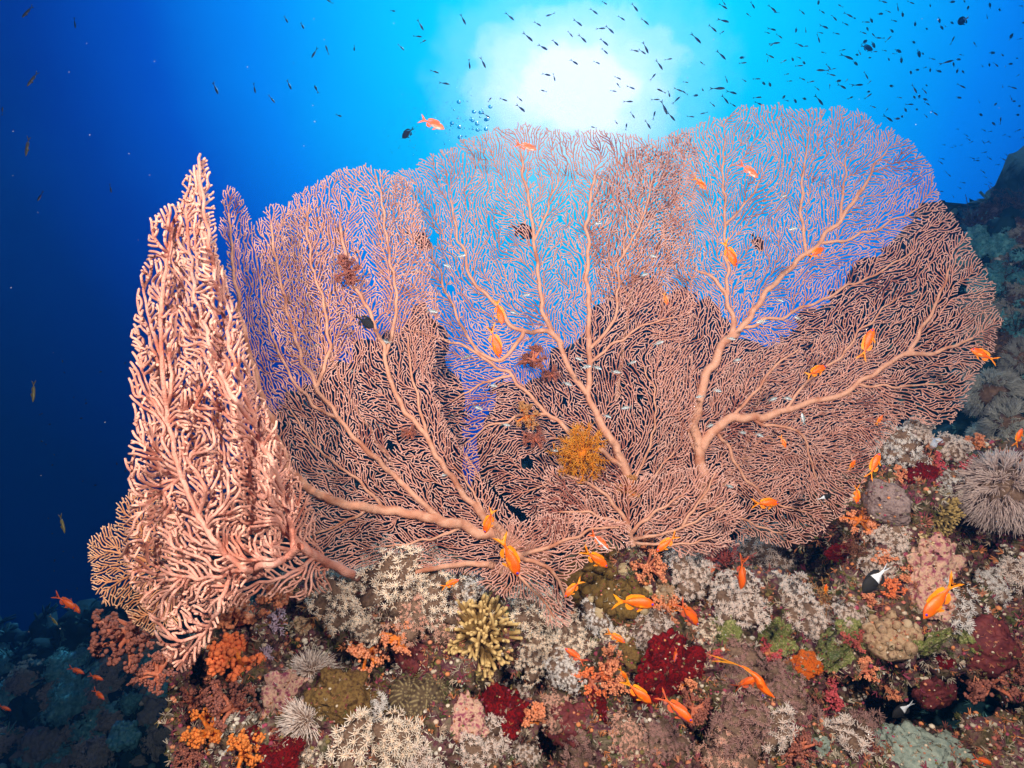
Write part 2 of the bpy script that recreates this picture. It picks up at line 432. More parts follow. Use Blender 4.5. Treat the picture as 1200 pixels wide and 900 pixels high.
CENT = dict(sp=3.0, r=.51, seed=23, Y=Ycent, n=4,
  poly=[(440,240),(455,205),(500,187),(540,165),(580,150),(620,145),(660,155),(700,150),(740,160),(772,158),(806,148),(820,180),(812,260),(812,400),(812,500),(800,570),(772,605),(740,598),(690,605),(650,640),(612,600),(560,560),(515,500),(500,455),(460,400),(440,320)],
  stems=[st((6.5,2.2),(740,585),(738,560),(728,538),(710,505),(695,480),(688,455),(691,430),(690,370),(688,305),(690,240),(697,205)),
    st((4.6,2.0),(688,462),(667,435),(655,400),(638,375),(630,320),(625,270),(617,220),(610,180)),
    st((4.2,1.6),(658,402),(640,384),(612,394),(590,368),(568,343),(552,330),(545,300),(535,270),(528,235)),
    st((3.6,1.4),(612,394),(585,430),(553,405),(538,375),(524,345),(512,315),(505,285)),
    st((4.4,1.6),(728,545),(700,525),(670,507),(640,485),(610,450),(575,425),(540,402),(500,392),(470,385)),
    st((3.0,1.4),(690,410),(715,385),(725,360),(722,330),(730,300),(735,250)),
    st((2.8,1.3),(692,425),(730,395),(760,378),(790,372)),
    st((2.4,1.3),(627,280),(645,240),(655,200)),
    st((2.4,1.2),(745,560),(765,520),(770,470),(755,430)),
    st((2.4,1.2),(740,575),(765,560),(790,530)),
    st((3.0,1.3),(640,485),(600,490),(570,500),(545,520)),
    st((2.6,1.3),(600,440),(560,450),(530,470)),
    st((2.6,1.3),(738,575),(700,560),(660,560),(620,575)),
    st((2.4,1.2),(730,300),(755,255),(765,210))])
LEFT = dict(sp=3.1, seed=37, Y=Yleft, n=4, r=.57,
  poly=[(264,214),(275,218),(290,242),(296,262),(312,240),(330,238),(352,222),(385,205),(420,192),(452,196),(480,215),(500,260),(508,350),(515,400),(505,450),(525,500),(565,560),(600,600),(645,640),(645,665),(560,675),(470,665),(400,668),(340,640),(312,560),(287,440),(268,330),(258,250)],
  stems=[st((7.8,4.4),(645,652),(600,636),(560,622),(505,605),(450,598),(405,592),(370,578),(345,560),(330,530),(312,480),(292,415)),
    st((4.0,1.8),(292,415),(280,360),(272,300),(268,250)),
    st((5.8,2.2),(610,640),(560,600),(535,568),(515,540),(498,508),(480,488),(465,465),(455,440),(450,410),(440,385),(430,358),(415,335),(404,300),(398,260)),
    st((5.0,1.8),(520,610),(500,595),(475,570),(450,545),(420,520),(398,490),(370,455),(350,410),(335,360),(322,300),(318,262)),
    st((6.5,3.5),(640,668),(600,668),(560,660),(520,663),(480,672)),
    st((3.2,1.5),(452,415),(462,385),(465,340),(455,290),(448,240),(440,205)),
    st((3.0,1.4),(398,490),(372,480),(345,450),(325,410),(308,360),(300,300)),
    st((3.2,1.5),(370,455),(385,420),(385,380),(372,330),(358,280),(362,240)),
    st((3.0,1.4),(450,598),(430,570),(395,545),(365,520),(340,480)),
    st((3.0,1.4),(500,510),(490,470),(480,430),(478,395)),
    st((2.8,1.4),(580,632),(560,585),(545,560),(530,545)),
    st((2.8,1.4),(430,597),(400,615),(370,625)),
    st((2.8,1.4),(540,618),(500,635),(450,640))])
NEARF = dict(holes=9, sp=5.6, seed=41, Y=Ynear, n=5, r=1.5, jz=.025, wig=2.0,
  poly=[(226,196),(232,176),(246,190),(244,240),(250,280),(268,330),(282,400),(300,450),(325,510),(345,560),(348,610),(330,650),(290,680),(262,720),(240,760),(212,790),(196,775),(180,745),(172,715),(150,680),(142,640),(152,590),(146,540),(157,500),(150,440),(155,400),(158,340),(172,300),(176,260),(198,232),(206,240),(216,225)],
  stems=[st((5.6,2.8),(352,640),(335,655),(310,665),(288,668),(262,650),(235,610),(212,560),(198,500),(190,440),(188,380),(192,320),(202,262)),
    st((5.0,2.4),(345,648),(338,600),(322,550),(300,500),(283,450),(268,400),(255,340),(244,280),(236,220),(233,185)),
    st((4.5,2.2),(300,500),(275,470),(252,420),(232,360),(222,300),(218,245)),
    st((4.0,2.2),(288,668),(262,672),(235,680),(205,675),(175,660)),
    st((4.0,2.2),(270,672),(262,700),(245,735),(220,765),(208,785)),
    st((3.6,2.0),(212,560),(185,580),(165,600),(150,630)),
    st((3.6,2.0),(198,500),(178,470),(165,430)),
    st((3.6,2.0),(190,420),(176,380),(168,340))])
NEARB = dict(holes=9, sp=5.3, seed=43, Y=Ynear2, n=4, r=1.25, jz=.02, wig=1.8,
  poly=[(235,190),(250,220),(255,300),(278,360),(300,440),(330,520),(362,580),(380,640),(400,690),(360,700),(300,700),(250,720),(190,700),(170,620),(170,520),(175,420),(185,330),(205,250),(220,200)],
  stems=[st((6.5,3.0),(436,684),(414,673),(375,656),(350,640),(325,600),(300,550),(280,490),(262,420),(245,340),(235,260),(232,200)),
    st((4.0,2.0),(300,550),(260,560),(225,520),(200,450),(192,370),(200,290)),
    st((4.0,2.0),(350,645),(310,640),(270,620),(230,600),(190,600)),
    st((3.6,2.0),(365,655),(340,675),(300,685),(260,700))])
SMALL = dict(holes=9, sp=3.4, seed=51, Y=lambda x, y: 1.62+.03*wav(x, y, 40, 60, 30), n=4, r=.7, join=.3, bars=.3,
  poly=[(150,575),(175,570),(215,600),(230,680),(205,735),(170,742),(150,720),(125,708),(108,690),(100,655),(105,632),(118,612),(134,612),(136,590)],
  stems=[st((3.5,1.6),(228,690),(205,675),(178,660),(150,650),(122,645)), st((2.6,1.2),(190,668),(178,640),(160,610),(155,590)), st((2.4,1.2),(175,662),(150,675),(130,688)), st((2.4,1.2),(200,680),(185,705),(180,730))])
LOW = dict(sp=3.4, r=.66, seed=61, Y=lambda x, y: 1.84+.03*wav(x, y, 50, 60, 33), n=4,
  poly=[(560,640),(600,610),(640,600),(700,600),(738,612),(742,640),(700,650),(682,665),(662,680),(672,705),(668,735),(640,735),(630,705),(590,700),(560,685)],
  stems=[st((5,2),(590,645),(620,655),(650,668),(662,700)), st((4,1.6),(610,650),(650,640),(690,620),(725,618)), st((3,1.4),(600,655),(610,680),(635,700),(650,725))])
MID = dict(sp=3.3, r=.64, seed=67, Y=lambda x, y: 1.93+.03*wav(x, y, 50, 60, 37), n=4,
  poly=[(640,545),(690,540),(740,560),(800,548),(835,540),(862,565),(872,600),(850,640),(800,655),(780,640),(740,625),(700,640),(655,645),(630,600)],
  stems=[st((4.5,1.8),(742,640),(735,610),(715,585),(690,565),(660,555)), st((3.5,1.5),(740,625),(765,600),(800,580)), st((3,1.4),(735,615),(690,600),(655,600)), st((3,1.4),(742,632),(780,625),(815,612),(850,590)), st((2.6,1.3),(742,636),(790,640),(835,630)), st((2.6,1.3),(800,616),(825,580),(838,555))])
BACK = dict(sp=3.4, seed=71, Y=lambda x, y: 2.14+.04*wav(x, y, 50, 90, 39), n=4, r=.7,
  poly=[(700,345),(690,300),(688,250),(700,205),(725,178),(765,168),(795,190),(802,240),(795,300),(770,350),(735,372)],
  stems=[st((3.6,1.6),(722,470),(728,420),(735,370),(745,310),(752,250),(750,200)), st((2.6,1.3),(738,350),(712,300),(706,250)), st((2.6,1.3),(742,330),(775,290),(780,240))])
build_fan('sea_fan', 'broad pink sea fan filling the right side, its thick trunk forking up and sideways', RIGHT)
build_fan('sea_fan', 'pink sea fan in the middle, below the sun, with a tall upright stem', CENT)
build_fan('sea_fan', 'pink sea fan left of the middle with long stems arching up from the lower right', LEFT)
build_fan('sea_fan', 'coarse bright peach folded sea fan at the far left, nearest the camera', NEARF, NEAR, NEAR)
build_fan('sea_fan', 'darker peach fan blade just behind the coarse folded fan at the left', NEARB, NEAR, NEAR)
build_fan('sea_fan', 'small fine pale sea fan peeking out at the lower left edge of the folded fan', SMALL, PALE, PALE)
build_fan('sea_fan', 'small low sea fan drooping onto the reef above the pale bushy corals', LOW)
build_fan('sea_fan', 'low spreading sea fan just above the brown knobbly coral', MID)
BACK2 = dict(sp=3.5, seed=83, Y=lambda x, y: 1.95+.04*wav(x, y, 50, 90, 41), n=4, r=.64,
  poly=[(305,300),(315,262),(340,245),(372,238),(400,262),(420,300),(430,350),(418,400),(395,430),(360,440),(325,400),(308,350)],
  stems=[st((3.6,1.6),(470,560),(430,500),(395,440),(372,380),(355,320),(348,270)), st((2.6,1.3),(385,415),(350,380),(325,320)), st((2.6,1.3),(372,380),(395,330),(400,290))])
BACK3 = dict(sp=3.5, seed=89, Y=lambda x, y: 2.16+.04*wav(x, y, 60, 60, 43), n=4, r=.64,
  poly=[(835,440),(860,420),(905,400),(960,392),(1010,400),(1050,430),(1060,480),(1020,530),(960,580),(900,590),(850,560),(828,500)],
  stems=[st((3.6,1.6),(835,590),(860,550),(900,510),(950,480),(1000,460),(1035,455)), st((2.6,1.3),(870,540),(880,490),(900,440),(915,415)), st((2.6,1.3),(900,512),(940,540),(980,545))])
build_fan('sea_fan', 'dense fan blade behind the upper left part of the left middle fan', BACK2)
build_fan('sea_fan', 'dense fan blade behind the right fan trunk and its side branch', BACK3)
build_fan('sea_fan', 'small dense brownish fan blade behind the top of the middle fan', BACK)
# ------------------------------------------------------------------ reef rock
def lerpT(tab, x):
    return float(np.interp(x, [t[0] for t in tab], [t[1] for t in tab]))
RIDGE = [(150, 790), (200, 768), (260, 742), (320, 708), (380, 690), (430, 668), (520, 676), (600, 712), (660, 726), (690, 672), (740, 655), (800, 668), (860, 672), (930, 690), (965, 690), (1000, 585), (1045, 530), (1085, 505), (1130, 530), (1180, 545), (1260, 540), (1420, 520)]
HOLES = [(1050, 835, 62, 40, .75), (960, 668, 32, 26, .5), (330, 775, 26, 16, .16), (430, 772, 40, 16, .22), (570, 812, 48, 20, .25), (350, 705, 14, 10, .25), (700, 740, 36, 16, .12), (1150, 640, 46, 26, .25), (870, 790, 30, 12, .1), (640, 880, 34, 18, .2), (250, 800, 30, 50, .22), (825, 870, 30, 22, .2), (1160, 820, 40, 20, .3)]
def reefY(px, py):
    r = lerpT(RIDGE, px); Yr = 2.02 + .00025*(px-600)
    v = min(1, max(0, (1060-py)/(1060-r))); Y = 1.52 + (Yr-1.52)*v**1.2
    Y += .16*max(0, (px-950)/300)*(1-v)
    for hx, hy, a, b, d in HOLES:
        q = ((px-hx)/a)**2+((py-hy)/b)**2
        if q < 6: Y += d*math.exp(-q)
    return Y
def relief(name, nx, ny, fn, m, disp, label=None):
    V = np.array([fn(i/(nx-1), j/(ny-1))[:] for j in range(ny) for i in range(nx)]).reshape(ny, nx, 3)
    du = np.gradient(V, axis=1); dv = np.gradient(V, axis=0); nn = np.cross(du, dv); nn /= np.linalg.norm(nn, axis=2)[..., None]+1e-9
    if nn[ny//3, nx//2, 1] > 0: nn = -nn
    D = np.array([disp(p) for p in V.reshape(-1, 3)]).reshape(ny, nx)
    V = V + nn*D[..., None]
    i, j = np.meshgrid(np.arange(nx-1), np.arange(ny-1)); a = j*nx+i
    mb = MB(); mb.add(V.reshape(-1, 3), np.stack([a, a+1, a+1+nx, a+nx], -1).reshape(-1, 4))
    me = mb.mesh(name, m); o = link(name, me); tag(o, kind='structure')
    bv = BVHTree.FromPolygons([v[:] for v in V.reshape(-1, 3)], [tuple(f) for f in np.stack([a, a+1, a+1+nx, a+nx], -1).reshape(-1, 4)])
    return o, bv
def rockmat(name, stops, sc, dark=1.0, rough=.9):
    m = bpy.data.materials.new(name); m.use_nodes = True; t = m.node_tree; b = t.nodes['Principled BSDF']
    b.inputs['Roughness'].default_value = rough; b.inputs['Specular IOR Level'].default_value = .2
    c = N(t, 'ShaderNodeTexCoord')
    n1 = N(t, 'ShaderNodeTexNoise'); n1.inputs['Scale'].default_value = sc; n1.inputs['Detail'].default_value = 8; n1.inputs['Roughness'].default_value = .65; n1.inputs['Distortion'].default_value = .6
    L(t, c.outputs['Object'], n1.inputs['Vector'])
    k = len(stops); col = ramp(t, n1.outputs['Fac'], [(.28+.44*i/(k-1), tuple(v*dark for v in s)) for i, s in enumerate(stops)])
    v = N(t, 'ShaderNodeTexVoronoi'); v.inputs['Scale'].default_value = sc*5; L(t, c.outputs['Object'], v.inputs['Vector'])
    n2 = N(t, 'ShaderNodeTexNoise'); n2.inputs['Scale'].default_value = sc*9; n2.inputs['Detail'].default_value = 6; L(t, c.outputs['Object'], n2.inputs['Vector'])
    h = math_(t, 'ADD', math_(t, 'MULTIPLY', v.outputs['Distance'], .7), n2.outputs['Fac'])
    bp = N(t, 'ShaderNodeBump'); bp.inputs['Strength'].default_value = .8; bp.inputs['Distance'].default_value = .012
    L(t, h, bp.inputs['Height']); L(t, bp.outputs[0], b.inputs['Normal']); L(t, col, b.inputs['Base Color']); return m
ROCK = rockmat('reef_rock', [s2l((60, 42, 38)), s2l((110, 62, 62)), s2l((96, 84, 52)), s2l((150, 122, 96)), s2l((132, 70, 88)), s2l((170, 150, 124)), s2l((100, 104, 58)), s2l((72, 48, 36))], 9, dark=.55)
FROCK = rockmat('far_reef_rock', [s2l((14, 34, 42)), s2l((34, 68, 76)), s2l((20, 46, 54)), s2l((56, 96, 100))], 2.5)  # blue-green veil of deep water is put into the rock colour
def near_fn(u, v):
    if u < .06:       # the reef's left flank falls away into the deep
        px = 192; k = 1-u/.06
    else: px = 192 + (u-.06)/.94*1248; k = 0
    r = lerpT(RIDGE, px)
    if v < .82:
        py = 1080 + (r-1080)*(v/.82); Y = reefY(px, py); p = P(px, py, Y)
    else:
        w = (v-.82)/.18; p = P(px, r, reefY(px, r)); p.y += w*1.3; p.z -= w*w*.9 + w*.12
    if k: p.y += k*1.6; p.x += k*.15*math.sin(k*5) + .05*noise.noise(Vector((p.z*4, 0, 3))); p.z -= .25*k*k
    return p
def near_disp(p):
    s = Vector(p)
    return .075*noise.fractal(s*4.5, 1, 2, 3) + .05*abs(noise.noise(s*9+Vector((3, 1, 2)))) + .03*noise.fractal(s*22, 1, 2, 3) + .012*noise.noise(s*60)
reef, RBV = relief('near_reef', 520, 260, near_fn, ROCK, near_disp)
FR = [(-300, 770), (-50, 745), (60, 738), (130, 722), (180, 690), (250, 600), (300, 520), (330, 462), (400, 425), (450, 398), (500, 366), (518, 420), (524, 520), (530, 600), (560, 600), (575, 540), (592, 480), (622, 452), (660, 402), (700, 372), (770, 352), (830, 352), (868, 398), (912, 412), (960, 378), (1000, 330), (1060, 282), (1110, 248), (1132, 228), (1150, 240), (1168, 218), (1230, 205), (1500, 160)]
def far_fn(u, v):
    px = -300 + 1900*u; r = lerpT(FR, px)
    near = lerpT([(-300, 3.4), (200, 3.2), (400, 3.6), (700, 3.6), (1000, 3.3), (1150, 1.95), (1600, 1.8)], px)
    far = lerpT([(-300, 6.5), (200, 5.5), (600, 5.5), (1000, 5.0), (1150, 3.0), (1600, 2.7)], px)
    if v < .85:
        w = v/.85; py = 1250 + (r-1250)*w; return P(px, py, near+(far-near)*w**1.5)
    w = (v-.85)/.15; p = P(px, r, far); p.y += w*1.3; p.z -= w*1.1; return p
def far_disp(p):
    s = Vector(p)
    return .20*noise.fractal(s*1.7, 1, 2, 3) + .22*abs(noise.noise(s*4)) + .10*noise.fractal(s*9, 1, 2, 3)
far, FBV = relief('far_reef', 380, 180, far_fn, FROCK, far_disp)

def hit(px, py, bv=None):
    d = P(px, py, 1.0).normalized()
    h = (bv or RBV).ray_cast(Vector((0, 0, 0)), d)
    if h[0] is None: return None
    n = h[1]
    if n.dot(d) > 0: n = -n
    return h[0], n

# ------------------------------------------------------------------ coral kinds (unit size, growing along +Z), each builder returns meshes
def cone_strip(mb, p0, d, ln, r, bend, a0, a1, n=3, m=0):
    k = 3; t = np.linspace(0, 1, k)[:, None]
    pts = p0 + d*ln*t + bend*ln*t**2
    tube(mb, pts, np.array([r, r*.9, r*.45]), n, cap=True, a=np.array([a0, (a0+a1)/2, a1]), m=m)
def rand_dir(rg, up=0.0):
    while True:
        v = rg.normal(size=3); v /= np.linalg.norm(v)
        if v[2] > up: return v
def lump(p, amp, sc, seed): return 1 + amp*noise.fractal(Vector(p)*sc + Vector((seed, 0, 0)), 1, 2, 3)
def blob(mb, I, c, r, amp=.25, sc=2.5, seed=0, sq=(1, 1, 1), a=0, m=0, spike=0, rg=None):
    v, f = I; k = np.array([lump(p, amp, sc, seed) for p in v]) if amp else np.ones(len(v))
    if spike: k = k*(1+spike*(rg.random(len(v))))
    aa = np.clip(a + (0.5 if spike else 0)*(k-1), 0, 1)
    mb.add(np.asarray(c)+v*k[:, None]*r*np.asarray(sq), f, aa, m)
def bushy(seed, n=300, tent=8, tl=.125, r=.0155):            # xenia-like cushion covered with feathery polyps
    rg = np.random.default_rng(seed); base = MB(); v, f = ICO3
    k = np.array([lump(p, .85, 1.9, seed*3) for p in v]); V = v*k[:, None]*[.8, .8, .5]
    base.add(V, f); pol = MB(); pts = []
    while len(pts) < n:
        i = rg.integers(len(v)); d = v[i] + rg.normal(size=3)*.07; d /= np.linalg.norm(d)
        if d[2] < -.35: continue
        p = d*lump(d, .85, 1.9, seed*3)*np.array([.8, .8, .5])
        if all(np.linalg.norm(p-q) > .075 for q in pts[-400:]): pts.append(p)
        elif rg.random() < .02: n -= 1
    for p in pts:
        nrm_ = p/np.array([.64, .64, .25]); nrm_ /= np.linalg.norm(nrm_); nrm_ = nrm_+rg.normal(size=3)*.25; nrm_ /= np.linalg.norm(nrm_)
        u = np.cross(nrm_, [.3, .5, .8]); u /= np.linalg.norm(u); w = np.cross(nrm_, u); c = p+nrm_*.05
        cone_strip(pol, p-nrm_*.03, nrm_, .08, .018, 0*nrm_, 0, .2, 4)
        o = rg.random()*6
        for t in range(tent):
            th = o+t*2*math.pi/tent; e = (math.cos(th)*u+math.sin(th)*w); e = e*.95+nrm_*rg.uniform(.25, .9); e /= np.linalg.norm(e)
            cone_strip(pol, c, e, tl*rg.uniform(.7, 1.1), r, -nrm_*.15+nrm_*rg.uniform(0, .4), .15, 1, 3)
    return base, pol
def pompom(seed, n=700, ln=.6, r=.017, clump=0):            # dense shaggy ball of long fine tentacles
    rg = np.random.default_rng(seed); core = MB(); blob(core, ICO2, (0, 0, .35), .42, .2, 2, seed); hair = MB()
    cs = [rand_dir(rg, -.5) for _ in range(clump)] if clump else None
    for i in range(n):
        if clump:
            c = cs[rg.integers(clump)]; d = c+rg.normal(size=3)*.13; p = np.array([0, 0, .35])+c*.42
        else: d = rand_dir(rg, -.55); p = np.array([0, 0, .35])+d*.36
        d = d/np.linalg.norm(d); cone_strip(hair, p, d+rg.normal(size=3)*.12, ln*rg.uniform(.7, 1.05), r, np.array([0, 0, -.3])+rg.normal(size=3)*.12, 0, 1, 3)
    return core, hair
def broccoli(seed, nb=9, balls=9, size=.085, spread=1.0, fuzz=.55):   # branching soft coral with tight fuzzy lobes
    rg = np.random.default_rng(seed); stemm = MB(); head = MB()
    tube(stemm, [(0, 0, -.2), (0, 0, .1), (.02, 0, .3)], [.2, .16, .13], 8)
    for b in range(nb):
        d = rand_dir(rg, -.1); d[2] = d[2]*.8+.25; d /= np.linalg.norm(d); L_ = rg.uniform(.5, .95)*spread
        p0 = np.array([0, 0, rg.uniform(.05, .3)]); p1 = p0+d*L_*.6+rg.normal(size=3)*.06; p2 = p0+d*L_
        tube(stemm, [p0, p1, p2], [.1, .065, .04], 6)
        for s_ in range(3):
            q = p1+(p2-p1)*rg.random(); e = d+rg.normal(size=3)*.8; e /= np.linalg.norm(e); qe = q+e*.22
            tube(stemm, [q, (q+qe)/2+rg.normal(size=3)*.02, qe], [.04, .03, .02], 5)
            for k in range(balls):
                c = qe+rg.normal(size=3)*size*1.25; blob(head, ICO2 if size > .06 else ICO1, c, size*rg.uniform(.6, 1.05), 0, 1, 0, (1, 1, 1), .2, 0, fuzz, rg)
        for k in range(balls//2):
            blob(head, ICO2 if size > .06 else ICO1, p2+rg.normal(size=3)*size*1.1, size*rg.uniform(.6, 1.1), 0, 1, 0, (1, 1, 1), .2, 0, fuzz, rg)
    return stemm, head
def fingers(seed, n=150, r=.04, ln=.78, fork=.7, flat=.68):        # stubby branching hard coral with pale tips
    rg = np.random.default_rng(seed); base = MB(); blob(base, ICO2, (0, 0, .0), .5, .3, 2, seed, (1, 1, .6)); fg = MB(); ds = []
    while len(ds) < n:
        d = rand_dir(rg, -.12)
        if all(d@q < .972 for q in ds) or rg.random() < .01: ds.append(d)
    for d in ds:
        l = ln*rg.uniform(.8, 1.05); s_ = np.array([1, 1, flat]); p0 = d*.25*s_; bend = rg.normal(size=3)*.08
        pts = [p0, p0+(d*l*.5+bend)*s_, d*l*s_+bend]; tube(fg, pts, [r*1.3, r*1.05, r*.85], 7, a=[0, .15, .9])
        blob(fg, ICO1, np.array(pts[-1]), r*.95, 0, a=1)
        for k in range(rg.integers(1, 4)):
            if rg.random() < fork:
                t = rg.uniform(.45, .85); q = np.array(pts[0])*(1-t)+np.array(pts[2])*t; e = d+rg.normal(size=3)*.7; e /= np.linalg.norm(e)
                q2 = q+e*rg.uniform(.13, .24); tube(fg, [q, (q+q2)/2+d*.02, q2], [r*.9, r*.8, r*.7], 6, a=[.2, .5, .95]); blob(fg, ICO1, q2, r*.78, 0, a=1)
    return base, fg
def knobby(seed, n=26, r=.17):                              # lumpy massive coral of rounded knobs
    rg = np.random.default_rng(seed); b = MB(); blob(b, ICO3, (0, 0, 0), .75, .35, 1.6, seed, (1, 1, .7))
    for i in range(n):
        d = rand_dir(rg, -.1); c = d*np.array([.78, .78, .55])*rg.uniform(.85, 1.1); blob(b, ICO2, c, r*rg.uniform(.6, 1.2), .3, 2, seed+i, (1, 1, rg.uniform(.8, 1.6)), a=rg.random() > .8)
    return b
def lumpy(seed, amp=.4, sc=1.8, sq=(1, 1, .6), I=None):
    b = MB(); v, f = I or ICO5; k = np.array([lump(p, amp, sc, seed*5) + .10*noise.fractal(Vector(p)*9, .8, 2, 3) for p in v]); b.add(v*k[:, None]*sq, f); return b
def ribbed(seed, lobes=((0, 0, 0, 1),)):
    b = MB(); v, f = ICO5
    for (x, y, z, r) in lobes:
        th = np.arctan2(v[:, 1], v[:, 0]); ph = v[:, 2]; rib = np.abs(np.sin(th*9+ph*1.2+np.sin(ph*5)*.3)); k = 1+.10*rib-.22*np.exp(-((1-v[:, 2])/.12)**2)
        k = k+np.array([.05*noise.noise(Vector(p)*2+Vector((x*9, 0, 0))) for p in v])
        b.add(np.array([x, y, z])+v*k[:, None]*r*[1, 1, .72], f, np.clip((rib-.93)/.05, 0, 1)*(.8))
    return b
def feather(seed, n=26, ln=1.0, r=.02, pin=14):             # bushy hydroid: stems with side hairs
    rg = np.random.default_rng(seed); b = MB(); blob(b, ICO1, (0, 0, 0), .15)
    for i in range(n):
        d = rand_dir(rg, .15); l = ln*rg.uniform(.6, 1); e = rg.normal(size=3)*.2; k = 6; t = np.linspace(0, 1, k)[:, None]; pts = d*l*t+e*t**2*l
        tube(b, pts, np.linspace(r, r*.5, k), 4, a=0)
        for j in range(pin):
            q = t_ = rg.uniform(.2, 1); p = d*l*t_+e*t_**2*l; s_ = rg.normal(size=3); s_ -= d*(s_@d)*.8; s_ /= np.linalg.norm(s_)
            cone_strip(b, p, s_, .13*l, r*.5, d*.5, .3, 1, 3)
    return b
def star(seed):                                             # feather star: curling feathery arms in all directions
    rg = np.random.default_rng(seed); b = MB(); blob(b, ICO1, (0, 0, 0), .18, .2)
    for i in range(80):
        d = rand_dir(rg, -.7); l = rg.uniform(.55, 1.05); u = np.cross(d, rg.normal(size=3)); u /= np.linalg.norm(u); k = 9; t = np.linspace(0, 1, k)[:, None]; cv = rg.uniform(.2, .9)
        pts = (d*np.sin(t*(1.1+cv))/(1.1+cv)*1.2 + u*(1-np.cos(t*(1.1+cv)))*.45)*l; tube(b, pts, np.linspace(.024, .012, k), 4, a=.1)
        for j in range(30):
            q = rg.uniform(.15, 1)*(k-1); i0 = min(k-2, int(q)); p = pts[i0]*(1-q+i0)+pts[i0+1]*(q-i0); s_ = rg.normal(size=3); s_ /= np.linalg.norm(s_)
            cone_strip(b, p, s_, .14, .011, d*.3, .3, 1, 3)
    return b
def lattice(seed):                                          # small lacy branching coral
    rg = np.random.default_rng(seed); b = MB()
    def br(p, d, r, k):
        if k == 0 or r < .012: blob(b, ICO1, p, r*1.1, 0, a=1); return
        q = p+d*rg.uniform(.13, .22); tube(b, [p, (p+q)/2+rg.normal(size=3)*.015, q], [r, r*.9, r*.8], 5, a=[.3, .5, .8])
        for s_ in range(rg.integers(2, 4)):
            e = d+rg.normal(size=3)*.65; br(q, e/np.linalg.norm(e), r*.8, k-1)
    for i in range(7):
        d = rand_dir(rg, .1); br(np.zeros(3), d, .055, 4)
    return b

